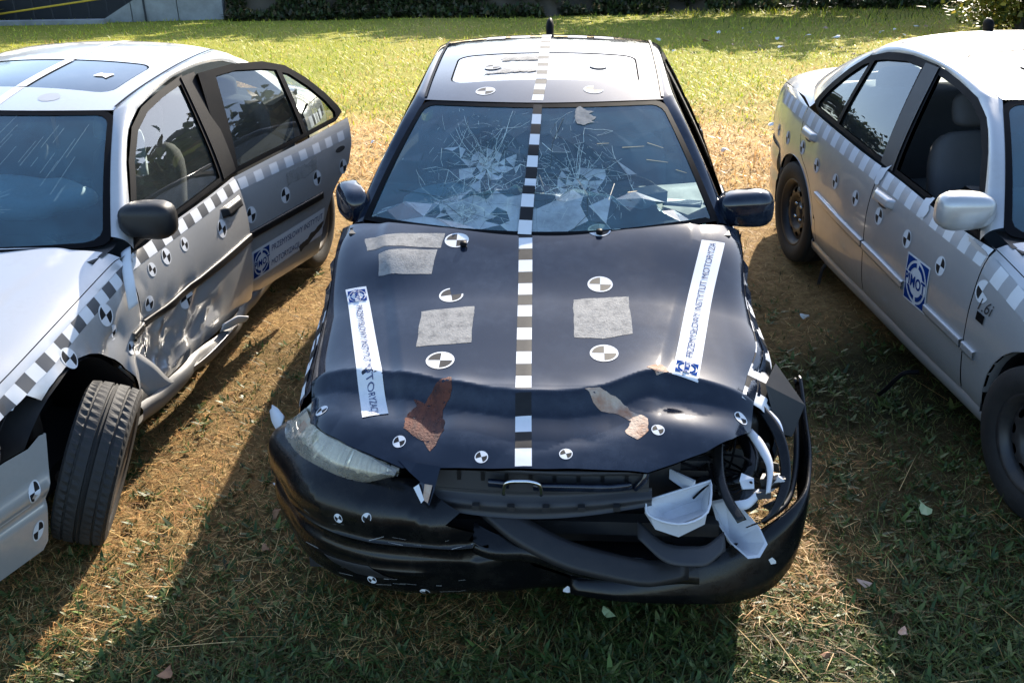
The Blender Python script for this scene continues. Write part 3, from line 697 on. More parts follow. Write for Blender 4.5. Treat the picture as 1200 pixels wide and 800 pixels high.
def logo(fn, D, c, size, ang, parent, mat='navy', bg=None, text=True, mirror_=False, ref=None):
    """square badge: a broken ring in a square with cut corners and the word across"""
    h = size / 2; sg = -1 if mirror_ else 1
    tr = lambda V: frame2(c, ang, np.asarray(V, float) * np.array([sg, 1]))
    if bg: decal('badge_ground', *(lambda V, F, L: (tr(V), [tuple(f) for f in F]))(*cdt([(-h * 1.08, -h * 1.08), (h * 1.08, -h * 1.08), (h * 1.08, h * 1.08), (-h * 1.08, h * 1.08)], size / 4)), fn, D, bg, parent, off=.003, ref=ref)
    parts = []
    for q in range(4):                                            # cut corners outside the ring
        a0 = math.pi / 2 * q; V = [(h * math.copysign(1, math.cos(a0 + math.pi / 4)), h * math.copysign(1, math.sin(a0 + math.pi / 4)))]
        for t in np.linspace(.16, math.pi / 2 - .16, 9): V.append((h * .98 * math.cos(a0 + t) * 1.0, h * .98 * math.sin(a0 + t)))
        e0 = (h * math.cos(a0) if abs(math.cos(a0)) > .5 else V[1][0], 0)
        A = V[0]; F = [(0, i, i + 1) for i in range(1, 9)]
        V1 = V[1]; V2 = V[9]
        k1 = (A[0], V1[1]) if abs(math.cos(a0)) > .5 else (V1[0], A[1]); k2 = (V2[0], A[1]) if abs(math.cos(a0)) > .5 else (A[0], V2[1])
        V += [k1, k2]; F += [(0, 10, 1), (0, 9, 11)]; parts.append((np.c_[V, np.zeros(len(V))], F))
    for q in range(4):                                            # ring quarters
        V = []; F = []; T = np.linspace(math.pi / 2 * q + .13, math.pi / 2 * (q + 1) - .13, 10) + math.pi / 4 * 0
        for t in T: V += [(h * .66 * math.cos(t), h * .66 * math.sin(t), 0), (h * .86 * math.cos(t), h * .86 * math.sin(t), 0)]
        F = [(2 * i, 2 * i + 1, 2 * i + 3, 2 * i + 2) for i in range(9)]; parts.append((V, F))
    V, F = joinm(parts)
    decal('badge_print', tr(V[:, :2]), F, fn, D, M[mat], parent, off=.0046, ref=ref)
    if text:
        V, F = textmesh('PIMOT', size * .36, 1.05, size * .010)
        wd = np.ptp(V[:, 0]); V = (V - (V.max(0) + V.min(0)) / 2) * np.array([size * .97 / wd, 1.0]); 
        ml, mf = cdt([(-h * 1.0, -h * .30), (h * 1.0, -h * .30), (h * 1.0, h * .30), (-h * 1.0, h * .30)], size / 3)[:2]
        decal('badge_band', tr(ml), [tuple(f) for f in mf], fn, D, bg or M['white'], parent, off=.0060, ref=ref)
        decal('badge_word', tr(V), F, fn, D, M[mat], parent, off=.0076, ref=ref)
# ------------------------------------------------------------------ deformation helpers
def sst(x): x = np.clip(x, 0, 1); return x * x * (3 - 2 * x)
def gau(x, s): return np.exp(-(x / s) ** 2)
def wob(p, f, seed):
    r = np.random.default_rng(seed); o = 0
    for k in range(6):
        d = r.normal(size=3); d /= np.linalg.norm(d); o = o + np.sin(p @ d * f * (1 + .35 * k) + r.uniform(0, 6.28)) / (1 + .35 * k)
    return o / 3
def fold(p, f, seed):
    return np.abs(wob(p, f, seed)) * 2 - .55
def quadmap(c00, c10, c11, c01):
    A = [np.array(c, float) for c in (c00, c10, c11, c01)]
    return lambda V: (1 - V[:, :1]) * (1 - V[:, 1:2]) * A[0] + V[:, :1] * (1 - V[:, 1:2]) * A[1] + V[:, :1] * V[:, 1:2] * A[2] + (1 - V[:, :1]) * V[:, 1:2] * A[3]
def sticker(fn, D, q, L, H, parent, words, wx=(.15, .99), wh=.55, logo_at=.075, ref=None, flat=(0, 1), badge=True, name='lettered_sticker'):
    """long white label; q maps unit coordinates (along the words, up) onto the panel"""
    V, F, _ = cdt([(0, 0), (L, 0), (L, H), (0, H)], .025)
    o = decal(name, q(V / np.array([L, H])), [tuple(f) for f in F], fn, D, M['white'], parent, off=.0026, ref=ref)
    n = len(words)
    for i, wd in enumerate(words):
        T, TF = textmesh(wd, 1.0); T = T - T.min(0) * np.array([1, 0]); T[:, 0] /= np.ptp(T[:, 0]); T[:, 1] -= T[:, 1].mean(); T[:, 1] /= max(1e-6, 1.0)
        x0, x1 = wx if not isinstance(wx[0], tuple) else wx[i]
        U = np.stack([x0 + (x1 - x0) * T[:, 0], (1 - (i + .5) / n) + T[:, 1] * wh / n * .95], 1)
        decal('printed_words', q(U), TF, fn, D, M['greyink'], parent, off=.0048, ref=ref)
    if badge:
        s = H * .84; qq = lambda V: q(V)
        class _: pass
        fn2 = lambda a, b: fn(*[c for c in q(np.stack([np.asarray(a).ravel() / L, np.asarray(b).ravel() / H], 1)).T])
        logo(fn2, D, (logo_at * L, H / 2), s, math.pi / 2 * 0, parent, ref=ref)
    return o
# ------------------------------------------------------------------ middle car: black, front end crushed
_yc = lin([-.95, -.65, -.40, 0, .23, .43, .70, .95], [.50, .475, .40, .31, .335, .43, .42, .42])
def D_mid(p):
    p = np.array(p, float); x, y, z = p[:, 0].copy(), p[:, 1].copy(), p[:, 2].copy()
    up = sst((z - .56) / .08) * sst((1.15 - np.abs(x)) / .1) * sst((1.9 - y) / .3)
    s = _yc(x) - y
    ctr = 1 - .45 * sst((np.abs(x) - .45) / .3)
    ridge = np.exp(np.minimum(s, 0) / .10) * .030 - .056 * sst((s + .012) / .070) + .024 * sst((s - .06) / .16)
    dz = ridge * ctr * up * sst((1.2 - y) / .3)
    dz = dz + up * (.003 * wob(p, 9, 3) * sst((.6 - y) / .2) + .0035 * wob(p, 5, 4))
    # dent where the rust patch is, and the torn right hand corner
    dz = dz - up * .016 * gau(x + .30, .05) * gau(y - .24, .14) - up * .008 * gau(x - .34, .07) * gau(y - .22, .06) + up * .004 * fold(p, 13, 14) * sst((.42 - y) / .1)
    # bonnet lifted at its rear corners
    hd = (y < 1.455) * (np.abs(x) < .815) * up; lift = sst((y - .85) / .5); dz = dz + hd * lift * (.040 + .014 * sst((np.abs(x) - .3) / .5))
    dz = dz + .02 * up * gau(x + .55, .12) * gau(y - 1.1, .12)
    # crushed wing on the image right
    kr = sst((x - .70) / .10) * gau(y - .62, .26) * sst((z - .28) / .2)
    dx = x * .028 * hd * lift; dx = dx + kr * (.050 + .045 * fold(p, 9, 9)); dy = kr * .02 * wob(p, 13, 8); dz = dz - kr * .05 * sst((z - .5) / .2) * 0
    # bumper skin: wavy, pushed and dropped
    kb = sst((.60 - z) / .06) * sst((.60 - y) / .2)
    dy = dy + kb * (.010 * wob(p, 5, 21) + .007 * fold(p, 11, 22) - .018 * gau(z - .415, .012) - .012 * gau(z - .30, .02) * sst((-x - .25) / .1)) + kb * .09 * gau(x - .25, .30)
    dz = dz + kb * (.010 * wob(p, 6, 23)) - kb * .05 * sst((x + .1) / .5)
    kl = sst((-x - .72) / .15) * kb; dx = dx - kl * .085 * sst((y - .25) / .3); dz = dz + kl * .03 * sst((y - .3) / .3)
    p[:, 0] = x + dx; p[:, 1] = y + dy; p[:, 2] = z + dz
    return p
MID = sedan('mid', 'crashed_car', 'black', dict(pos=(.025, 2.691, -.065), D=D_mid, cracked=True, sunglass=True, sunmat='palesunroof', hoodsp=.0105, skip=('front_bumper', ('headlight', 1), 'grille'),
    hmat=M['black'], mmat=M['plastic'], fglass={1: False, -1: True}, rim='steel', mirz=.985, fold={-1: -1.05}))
tag(MID.root, 'black saloon car with crushed front, cracked windscreen and checkered tape down its middle', 'car', 'crash tested cars parked on the grass')
c = MID; h = c.hood; D = D_mid
# -- tape along the middle
strip(hood_fn, D, [(-.046, 1.300), (-.035, 1.0), (-.018, .5), (-.010, .28), (0, .052)], .052, .069, h, 3, start=1)
strip(c.f2, D, [(-.046, .012), (-.025, .79)], .050, .066, c.root, 3, off=.006)
strip(roof, D, [(-.022, 1.95), (-.012, 2.195)], .050, .066, c.roof, 3)
strip(roof, D, [(-.012, 2.20), (-.012, 2.63)], .050, .066, c.sunroof, 3, off=.002)
strip(roof, D, [(-.012, 2.64), (-.012, 3.2)], .050, .066, c.roof, 3)
# -- stickers
qL = quadmap((-.7200, .985), (-.536, .262), (-.452, .278), (-.638, .975)); qL2 = lambda V: qL(V)
sticker(hood_fn, D, qL, .74, .086, h, ['PRZEMYSŁOWY INSTYTUT MOTORYZACJI'], wx=(.16, .985), wh=.42, logo_at=.072)
qR = quadmap((.562, .418), (.722, 1.270), (.632, 1.262), (.476, .432))
sticker(hood_fn, D, qR, .86, .088, h, ['PRZEMYSŁOWY INSTYTUT MOTORYZA'], wx=(.15, .985), wh=.42, logo_at=.068)
# -- glue residue left by older stickers
for k, poly in enumerate(([(-.677, 1.270), (-.36, 1.262), (-.366, 1.168), (-.50, 1.166), (-.655, 1.182)], [(-.605, 1.140), (-.38, 1.156), (-.392, 1.012), (-.50, 1.006), (-.594, 1.016)], [(-.404, .781), (-.212, .808), (-.206, .586), (-.395, .565)], [(.147, .858), (.349, .885), (.356, .653), (.25, .622), (.152, .627)])):
    patch2(hood_fn, D, blob(poly, .05, seed=k), M['residue'], h, 'glue_patch', .02)
# -- round targets
for (a, b, r, an, tn) in ((-.309, 1.216, .047, 0, ()), (.24, 1.292, .045, 0, ()), (-.305, .88, .045, .2, (0,)), (.245, .955, .047, 0, ()), (-.302, .482, .049, 0, ()), (.254, .536, .049, 0, ())):
    marker(hood_fn, D, (a, b), r, h, an, tn)
for (a, b) in ((-.690, .345), (-.398, .148), (-.132, .085), (.13, .10), (.42, .214), (.70, .352)): marker(hood_fn, D, (a, b), .021, h, .3)
for (a, b, tn) in ((-.26, 2.07, ()), (.225, 2.08, (0,))): marker(roof, D, (a, b), .045, c.roof, 0, tn)
for (a, b) in ((-.25, 2.40), (.25, 2.41)): marker(roof, D, (a, b), .042, c.sunroof, 0)
for k, poly in enumerate(([(-.22, 2.50), (-.03, 2.51), (-.03, 2.58), (-.23, 2.57)], [(-.30, 2.29), (-.03, 2.31), (-.03, 2.36), (-.20, 2.36)])): patch2(roof, D, blob(poly, .3, seed=50 + k), M['residue'], c.sunroof, 'glue_patch', .02)
for x0 in (-.33, -.20, .10, .24): patch2(roof, D, [(x0, 3.02), (x0 + .1, 3.02), (x0 + .1, 3.10), (x0, 3.10)], M['white'], c.roof, 'white_patch', .03)
# -- tape on the wings
strip(side_fn(-1), D, [(.49, float(ZB(.49)) - .045), (.74, float(ZB(.74)) - .028), (1.0, float(ZB(1.0)) - .02)], .075, .069, c.fender[-1], 3, start=0)
strip(side_fn(1), D, [(.42, float(ZB(.42)) + .005), (.8, float(ZB(.8)) - .01), (1.42, float(ZB(1.42)) - .012)], .072, .069, c.fender[1], 3)
for s in (-1, 1):
    strip(side_fn(s), D, [(1.45, .85), (2.46, .865)], .055, .075, c.door[s], 2); strip(side_fn(s), D, [(2.49, .865), (3.5, .88)], .055, .075, c.rdoor[s], 2)
# -- rust and tears on the bonnet
patch2(hood_fn, D, blob([(-.30, .372), (-.255, .385), (-.245, .345), (-.275, .30), (-.255, .24), (-.265, .165), (-.30, .12), (-.345, .155), (-.392, .20), (-.39, .26), (-.36, .31), (-.37, .345), (-.335, .33)], .22, seed=5), M['rust'], h, 'rust_patch', .015, .0012)
patch2(hood_fn, D, blob([(.19, .322), (.26, .335), (.33, .318), (.385, .262), (.392, .20), (.352, .172), (.315, .205), (.345, .25), (.30, .285), (.23, .295)], .2, seed=6), M['rustpale'], h, 'rust_patch', .015, .0012)
patch2(hood_fn, D, blob([(.40, .455), (.445, .47), (.47, .435), (.43, .42)], .2, seed=8), M['rustpale'], h, 'rust_patch', .012, .0012)
V = np.array([(-.40, .085, .690), (-.33, .055, .690), (-.255, .045, .685), (-.27, -.005, .635), (-.285, -.035, .595), (-.335, .00, .63), (-.315, .01, .65), (-.35, .03, .672)])
obj('torn_flap', V, [(0, 1, 7), (1, 6, 7), (1, 2, 6), (2, 3, 6), (3, 4, 5), (3, 5, 6)], M['black'], h, smooth=False)
obj('paint_chip', [(-.300, -.004, .653), (-.276, -.006, .650), (-.288, -.038, .606), (-.305, -.028, .612)], [(0, 1, 2, 3)], M['rustpale'], h)
obj('paint_chip', [(-.335, -.006, .640), (-.318, -.004, .652), (-.300, -.030, .612), (-.309, -.036, .604)], [(0, 1, 2, 3)], M['white'], h)
# -- washer nozzles
for x_, y_ in ((-.28, 1.175), (.24, 1.262)):
    v, f = superq((x_, y_, float(hood(np.array(x_), np.array(y_))[2]) + .012), (.014, .016, .010), .7, 10, 6); obj('washer_nozzle', D(v), f, M['seal'], h)
# -- windscreen: shards between two blows and a long crack at the foot
def vnoise0(c_): return .5 + .5 * math.sin(c_[0] * 23 + 1.3) * math.cos(c_[1] * 19 + c_[0] * 7)
def shattered():
    r = np.random.default_rng(3); pts = []
    W, Hh = .695, .775
    for (cx, cy, R_, ns) in ((-.25, .42, .42, 15), (.17, .33, .36, 13), (-.25, .10, .24, 11)):
        a0 = r.uniform(0, 6.28, ns)
        for rr in (.02, .05, .09, .14, .20, .27, .35, .44):
            if rr > R_: break
            for k in range(ns):
                a = 2 * math.pi * (k + r.uniform(-.32, .32)) / ns; pts.append((cx + rr * math.cos(a) * r.uniform(.85, 1.15), cy + rr * math.sin(a) * r.uniform(.85, 1.15) * 1.05))
    for k in range(150): pts.append((r.uniform(-W, W), r.uniform(.02, Hh)))
    pts = np.array(pts); keep = [0]
    for i in range(1, len(pts)):
        if np.min(np.linalg.norm(pts[keep] - pts[i], axis=1)) > .016: keep.append(i)
    pts = pts[keep]; ol = dens(c.scr_r(.025, .05), .11); pts = pts[pip(ol, pts) & (distpoly(ol, pts) > .03)]
    P = np.concatenate([ol, pts]); ed = [(i, (i + 1) % len(ol)) for i in range(len(ol))]
    R = delaunay_2d_cdt([Vector(p) for p in P], ed, [], 1, 1e-6)
    V = np.array([tuple(v) for v in R[0]]); F = [tuple(f) for f in R[2]]
    p, n, s = fnn(c.f2, V, D)
    d1 = np.minimum(np.hypot(V[:, 0] + .25, V[:, 1] - .42), np.hypot(V[:, 0] - .17, V[:, 1] - .33)); d1 = np.minimum(d1, np.hypot(V[:, 0] + .3, V[:, 1] - .1))
    inner = distpoly(ol, V) > .01
    off = inner * (-.020 * gau(d1, .14) + r.normal(size=len(V)) * np.interp(d1, [0, .25, .5], [.0026, .0011, .0002]))
    p = p + n * off[:, None]
    VV, FF, mi = [], [], []; edges = {}
    for f in F:
        cc = V[list(f)].mean(0); k = len(VV); VV += [p[i] for i in f]; FF.append((k, k + 1, k + 2) if s > 0 else (k + 2, k + 1, k))
        low = (cc[1] < .20 and -.52 < cc[0] < .0) or (cc[1] < .23 and .0 < cc[0] < .16)
        mi.append(1 if (low and r.random() < (.9 if vnoise0(cc) > .42 else .4)) or (min(d1[i] for i in f) < .085 and r.random() < .6) or (cc[1] < .5 and r.random() < .03) else 0)
        for a, b in ((0, 1), (1, 2), (2, 0)): edges[tuple(sorted((f[a], f[b])))] = 1
    g = obj('windscreen', VV, FF, [M['screen'], M['crazed']], c.root, smooth=False, mi=mi)
    CV, CF, CM = [], [], []
    def seg(A, B, nA, wd, m):
        t = B - A; q = np.cross(nA, t); q = q / max(np.linalg.norm(q), 1e-9) * wd / 2; k = len(CV)
        CV.extend([A - q, B - q * .6, B + q * .6, A + q]); CF.append((k, k + 1, k + 2, k + 3)); CM.append(m)
    for (a, b) in edges:
        dd = min(d1[a], d1[b]); L = np.linalg.norm(p[a] - p[b])
        if r.random() > np.interp(dd, [0, .12, .30, .42], [.95, .55, .13, .0]): continue
        A, B = p[a] + n[a] * .002, p[b] + n[b] * .002; k = max(1, int(L / .035)); Q = [A + (B - A) * i / k for i in range(k + 1)]
        for i in range(1, k): Q[i] = Q[i] + r.normal(size=3) * .0022
        wd = r.choice([.0008, .0012, .0018, .0028], p=[.4, .33, .2, .07]); m = 1 if r.random() < .35 else 0
        for i in range(k): seg(Q[i], Q[i + 1], n[a], wd, m)
    for (cx, cy, N, R_) in ((-.25, .42, 620, .26), (-.25, .60, 220, .16), (.17, .33, 420, .21), (-.29, .12, 220, .13), (-.42, .3, 240, .12), (.10, .2, 120, .10)):      # crushed glass round each blow
        for _ in range(N):
            rr = R_ * abs(r.normal()) * .55; a = r.uniform(0, 6.28); u = np.array([cx + rr * math.cos(a), cy + rr * math.sin(a) * 1.2])
            an = a + r.normal() * .5 + (math.pi / 2 if r.random() < .35 else 0); L = r.uniform(.008, .040); U = np.array([u, u + L * np.array([math.cos(an), math.sin(an)])])
            if not pip(ol, U).all(): continue
            q, nn, _s = fnn(c.f2, U, D); dq = -.020 * gau(rr, .14) + .003
            seg(q[0] + nn[0] * dq, q[1] + nn[1] * dq, nn[0], r.uniform(.0004, .0013), 0 if r.random() < .7 else 1)
    for (cx, cy, nr, R_) in ((-.25, .42, 26, .36), (.17, .33, 24, .34), (-.29, .12, 16, .24)):        # long rays and rings
        for k in range(nr):
            an = 6.283 * (k + r.uniform(-.4, .4)) / nr; L = R_ * r.uniform(.35, 1.0); m = 1 if r.random() < .35 else 0; wd = r.choice([.0007, .0010, .0016]); U = [np.array([cx, cy])]; n_ = int(L / .022)
            for i in range(n_): an += r.normal() * .10; U.append(U[-1] + .022 * np.array([math.cos(an), math.sin(an) * 1.05]))
            U = np.array(U); U = U[pip(ol, U)]
            if len(U) < 3: continue
            q, nn, _s = fnn(c.f2, U, D); q = q + nn * (-.020 * gau(np.hypot(U[:, 0] - cx, U[:, 1] - cy), .14) + .0035)[:, None]
            for i in range(1, len(U) - 1): seg(q[i], q[i + 1], nn[i], wd, m)
        for rr in (.05, .08, .12, .17, .23):
            if rr > R_ * .75: continue
            a0 = 0.
            while a0 < 6.28:
                da = r.uniform(.25, .9)
                if r.random() < .55:
                    T_ = np.linspace(a0, a0 + da, 6); q_r = rr * (1 + .10 * np.sin(T_ * 5 + cx * 9) + r.normal() * .05); U = np.stack([cx + q_r * np.cos(T_), cy + q_r * np.sin(T_) * 1.1], 1)
                    if pip(ol, U).all():
                        q, nn, _s = fnn(c.f2, U, D); q = q + nn * (-.020 * gau(rr, .14) + .0035)
                        for i in range(5): seg(q[i], q[i + 1], nn[i], .0009, 0 if r.random() < .7 else 1)
                a0 += da
    for path in ([(-.62, .235), (-.50, .225), (-.42, .215), (-.30, .19), (-.18, .20), (-.05, .215), (.06, .225)], [(-.46, .20), (-.36, .13), (-.29, .075)], [(.17, .33), (.20, .2), (.19, .1), (.13, .03)], [(.17, .33), (.30, .42), (.33, .30), (.28, .17)], [(-.20, .5), (-.08, .47), (.0, .36), (.02, .25)], [(.12, .70), (.06, .55), (.05, .40)]):
        U = np.array(path); q, nn, _s = fnn(c.f2, U, D)
        for i in range(len(U) - 1): seg(q[i] + nn[i] * .004, q[i + 1] + nn[i + 1] * .004, nn[i], .0028, 1)
    for (cx, cy, L, an) in ((.40, .50, .11, 0), (.50, .42, .10, -.25), (.53, .52, .08, -.5), (.62, .35, .05, -.5), (.36, .20, .08, .7), (.28, .53, .06, .0)):   # straws lying on the glass
        U = np.array([(cx, cy), (cx + L * math.cos(an), cy + L * math.sin(an))]); q, nn, _s = fnn(c.f2, U, D); seg(q[0] + nn[0] * .005, q[1] + nn[1] * .005, nn[0], .003, 2)
    obj('glass_cracks', CV, CF, [M['crack'], M['crackdark'], M['straw']], g, smooth=False, mi=CM, kind='stuff')
M['straw'] = MAT('dry_straw', (.50, .38, .19), .7)
M['band'] = GLASS('teal_shade_band', (.16, .42, .44), .04, (.10, .35, .38))
patch2(c.f2, D, [(-.66, .60), (-.3, .585), (.3, .585), (.66, .60), (.66, .76), (-.66, .76)], M['band'], c.root, 'shade_band', .05, -.006)
shattered()
patch2(c.f2, D, blob([(.19, .655), (.31, .66), (.27, .685), (.30, .71), (.26, .72), (.29, .745), (.25, .75), (.21, .765), (.19, .76)], .25, seed=12), M['residue'], c.root, 'glue_patch', .02, .004)

# -- airbags and papers behind the glass
def cloth(name, cx, cy, cz, rx, ry, rz, seed, parent, mat='airbag'):
    v, f = superq((0, 0, 0), (rx, ry, rz), .8, 32, 18); v = v + np.stack([wob(v, 18, seed) * .022, wob(v, 20, seed + 1) * .022, wob(v, 17, seed + 2) * .03], 1); v += np.array([cx, cy, cz])
    return obj(name, v, f, M[mat], parent, smooth=True)
cloth('airbag', .36, 1.74, .93, .24, .16, .05, 61, c.root); cloth('airbag', -.34, 1.66, .99, .25, .12, .04, 71, c.root)
v, f = box((.46, 1.62, 1.03), (.12, .10, .05), rot=('Z', .5)); obj('paper_box', v, f, M['reflector'], c.root, smooth=False)
v, f = box((.60, 1.60, 1.005), (.16, .06, .012), rot=('Z', -.2)); obj('paper_box', v, f, M['reflector'], c.root, smooth=False)
v, f = superq((0, 2.02, 1.255), (.11, .025, .035), .6, 16, 8); obj('rear_view_mirror', v, f, M['seal'], c.root)
# -- aerial at the back of the roof
v, f = superq((.0, 3.25, 1.43), (.022, .05, .055), .9, 12, 10); v[:, 1] += (v[:, 2] - 1.43) * .5; obj('roof_aerial', v, f, M['seal'], c.roof)
# -- front: grille bar with emblem frame, slam panel, radiator
gp = lambda a, b: np.stack([a, .075 + .10 * a * a + .03 * b, .575 + .10 * b], -1)
g = grid('grille', gp, np.linspace(-.30, .39, 18), np.linspace(0, 1, 4), M['inner'], c.root)
tube('grille_bar', [(-.29, .085, .668), (-.1, .066, .666), (.1, .062, .660), (.36, .085, .652)], .010, M['gplastic'], g)
ribbon('grille_bar', [(.03, .052, .612), (.15, .055, .610), (.26, .062, .606), (.335, .080, .604)], [(0, -.012, .030)] * 4, .010, M['black'], g)
ribbon('grille_bar', [(-.11, .055, .622), (-.08, .054, .620), (-.045, .052, .618)], [(0, -.012, .030)] * 3, .010, M['black'], g)
tube('grille_bar', [(.345, .085, .59), (.372, .082, .625), (.38, .090, .655)], .011, M['black'], g)
tube('emblem_frame', [(-.062, .040, .590), (-.055, .036, .632), (-.02, .032, .645), (.02, .034, .643), (.05, .038, .628), (.055, .044, .588)], .007, M['chrome'], g)
def lip(a, b): return np.stack([a, .075 + .12 * a * a - .030 * b + .008 * np.sin(b * 9), .590 - .050 * b - .035 * b * np.cos(np.pi * a / .8) - .012 * np.cos(np.pi * a / .8)], -1)
grid('grille_apron', lip, np.linspace(-.33, .40, 20), np.linspace(0, 1, 9), M['gplastic'], c.root)
v, f = joinm([box((0, .24, .45), (1.0, .03, .34)), box((.05, .16, .40), (1.15, .05, .05)), box((.60, .30, .36), (.22, .16, .20)), box((.52, .35, .57), (.20, .14, .08), rot=('Z', .3))]); obj('radiator', v, f, M['inner'], c.root, smooth=False)
# -- bumper skin, torn in three pieces
a_of = lambda x: float(np.interp(-x, -PC[::-1][::-1, 0], PL)) if 0 else float(np.interp(x, PC[::-1, 0], PL[::-1]))
B1 = panel('bumper_skin', [(a_of(-.20), .535), (a_of(-.24), .50), (a_of(-.15), .47), (a_of(-.17), .44), (a_of(-.02), .37), (a_of(.03), .31), (a_of(.16), .25), (a_of(.20), .19), (PLEN, .19), (PLEN, .57), (a_of(-.82), .59), (a_of(-.6), .60), (a_of(-.36), .605), (a_of(-.30), .575)], bumper_fn, M['skin'], c.root, D, sp=.022, thick=.010, ref=(0, 2, .4))
def mid_skin(a, b):
    t = (a + .16) / .72; return np.stack([a, .055 + .10 * np.abs(a) ** 2 - .12 * np.sin(t * 2.6) * .35, .47 - .15 * t - b * (.11 - .02 * t) + 0 * a], -1) + np.stack([0 * a, -.05 * np.sin(b * 3.14) + .012 * np.sin(a * 23 + b * 2), .012 * np.sin(a * 17)], -1)
grid('bumper_skin', mid_skin, np.linspace(-.16, .56, 30), np.linspace(0, 1, 8), M['skin'], c.root)
ribbon('bumper_strip', [(-.13, .10, .51), (0, .02, .46), (.18, -.03, .40), (.36, -.03, .355), (.52, .02, .335)], [(.03, .05, .05), (.03, .06, .06), (.01, .06, .065), (0, .06, .06), (0, .05, .05)], .006, M['plastic'], c.root)
def low_skin(a, b):
    return np.stack([a, .09 + .22 * np.abs(a) ** 3 + .03 * b + .012 * np.sin(a * 9), .30 - .12 * b - .015 * np.sin(a * 5) + .0 * a], -1) + np.stack([0 * a, -.03 * np.sin(b * 3.14), 0 * a], -1)
grid('bumper_skin', low_skin, np.linspace(-.55, .80, 40), np.linspace(0, 1, 7), M['skin'], c.root)
FP = [(.965, .745, .63), (.962, .66, .575), (.958, .57, .51), (.955, .47, .445), (.940, .37, .39), (.905, .25, .345), (.80, .14, .30), (.66, .065, .28), (.50, .04, .26), (.32, .035, .245), (.15, .06, .23)]
FW = [(.012, .0, .03), (.02, .02, .06), (.03, .04, .09), (.035, .05, .12), (.035, .06, .15), (.02, .07, .19), (-.01, .07, .20), (-.02, .06, .17), (-.01, .05, .12), (0, .05, .08), (0, .04, .05)]
B2 = ribbon('bumper_flap', FP, FW, -.014, M['skin'], c.root, sub=6)
tube('bumper_edge', [(.945, .70, .60), (.935, .55, .52), (.915, .42, .44), (.87, .30, .40), (.78, .21, .385)], .010, M['plastic'], B2)
v, f = superq((.955, .745, .625), (.006, .012, .010), .8, 10, 6); obj('bolt_hole', v, f, M['inner'], B2)
ribbon('torn_tip', [(-.905, .56, .515), (-.935, .60, .527), (-.965, .655, .528)], [(.02, .03, .05), (.02, .02, .045), (.008, .01, .02)], .006, M['white'], c.root)
bf_ref = (0, 2, .4)
def ba(x, y=None): return a_of(x)
for (x_, z_) in ((-.585, .475), (-.49, .50), (-.30, .50), (-.50, .25), (-.33, .215)): marker(bumper_fn, D, (ba(x_), z_), .016, B1, .4, (2,) if x_ > -.5 else (), sx=1.)
for (x_, y_, z_) in ((.02, .045, .40), (.14, .09, .22), (.46, .10, .245), (.80, .16, .30)):
    V = [(x_ + .02 * math.cos(t) * (.7 + .5 * math.sin(5 * t)), y_ - .045 + .0 * t, z_ + .014 * math.sin(t)) for t in np.linspace(0, 6.28, 9)[:-1]]; obj('paint_chip', V, [tuple(range(8))], M['white'], B2)
# number-plate recess, fog lamp hole and scratches on the left half
fog = [(ba(-.66), .31), (ba(-.50), .315), (ba(-.42), .27), (ba(-.55), .265)]
patch2(bumper_fn, D, fog, M['inner'], B1, 'lamp_opening', .02, .003, ref=bf_ref)
r_ = np.random.default_rng(9)
for k in range(26):
    a_ = ba(r_.uniform(-.72, -.15)); z_ = r_.choice([.43, .445, .285, .24]) + r_.normal() * .012; L = r_.uniform(.01, .07); th = r_.uniform(.0008, .002)
    sl = r_.normal() * .15; P_ = [(a_, z_), (a_ + L, z_ + sl * L), (a_ + L, z_ + th + sl * L), (a_, z_ + th)]
    decal('scratch', np.array(P_), [(0, 1, 2, 3)], bumper_fn, D, M['residue'], B1, off=.002, ref=bf_ref)
# -- what is left of the lamp on the right: two white shells, straps, pipes
def shell(name, rimp, apex, wall, mat, parent):
    R_ = np.array(rimp, float); n = len(R_); cen = R_.mean(0); ap = np.array(apex, float)
    inn = cen + (R_ - cen) * .90; mid = (inn * .55 + ap * .45); bot = inn * .12 + ap * .88; out = R_ * .45 + ap * .55; outb = R_ * .2 + (ap + (ap - cen) * .15) * .8
    V = np.concatenate([R_, inn, mid, bot, out, outb]); F = []
    for i in range(n):
        j = (i + 1) % n; F += [(i, j, n + j, n + i), (n + i, n + j, 2 * n + j, 2 * n + i), (2 * n + i, 2 * n + j, 3 * n + j, 3 * n + i), (i, 4 * n + i, 4 * n + j, j), (4 * n + i, 5 * n + i, 5 * n + j, 4 * n + j)]
    F += [tuple(3 * n + i for i in range(n)), tuple(5 * n + i for i in range(n))[::-1]]
    return obj(name, V, F, mat, parent, smooth=False)
BACK = [(.382, .084, .545), (.594, .183, .56)]; RIM = [(.392, .042, .52), (.479, .007, .515), (.572, .059, .525)]; FOOT = [(.412, .040, .47), (.483, .016, .46), (.568, .065, .475)]; FLOOR = [(.455, .111, .465), (.558, .171, .465)]
def bowl(name, back, rim, foot, floor, mat, parent):
    """an open lamp shell: back wall edge, front rim, outer foot, inner floor line"""
    A, B = map(np.array, back); E, Dd, Cc = map(np.array, rim); Lb, Fb, Rb = map(np.array, foot); fl, fr = map(np.array, floor)
    V = np.array([A, B, Cc, Dd, E, Lb, Fb, Rb, fl, fr, A + [0, .02, -.06], B + [0, .02, -.06]])
    F = [(0, 8, 9, 1), (0, 4, 8), (1, 9, 2), (4, 3, 8), (3, 2, 9), (3, 9, 8), (4, 5, 6, 3), (3, 6, 7, 2), (0, 10, 5, 4), (1, 2, 7, 11), (0, 1, 11, 10), (10, 11, 7, 6, 5)]
    o = obj(name, V, F, mat, parent, smooth=False); lp = [A, E, Dd, Cc, B, A]
    tube('shell_rim', lp, .0045, M['reflector'], o, n=6, sub=4); return o
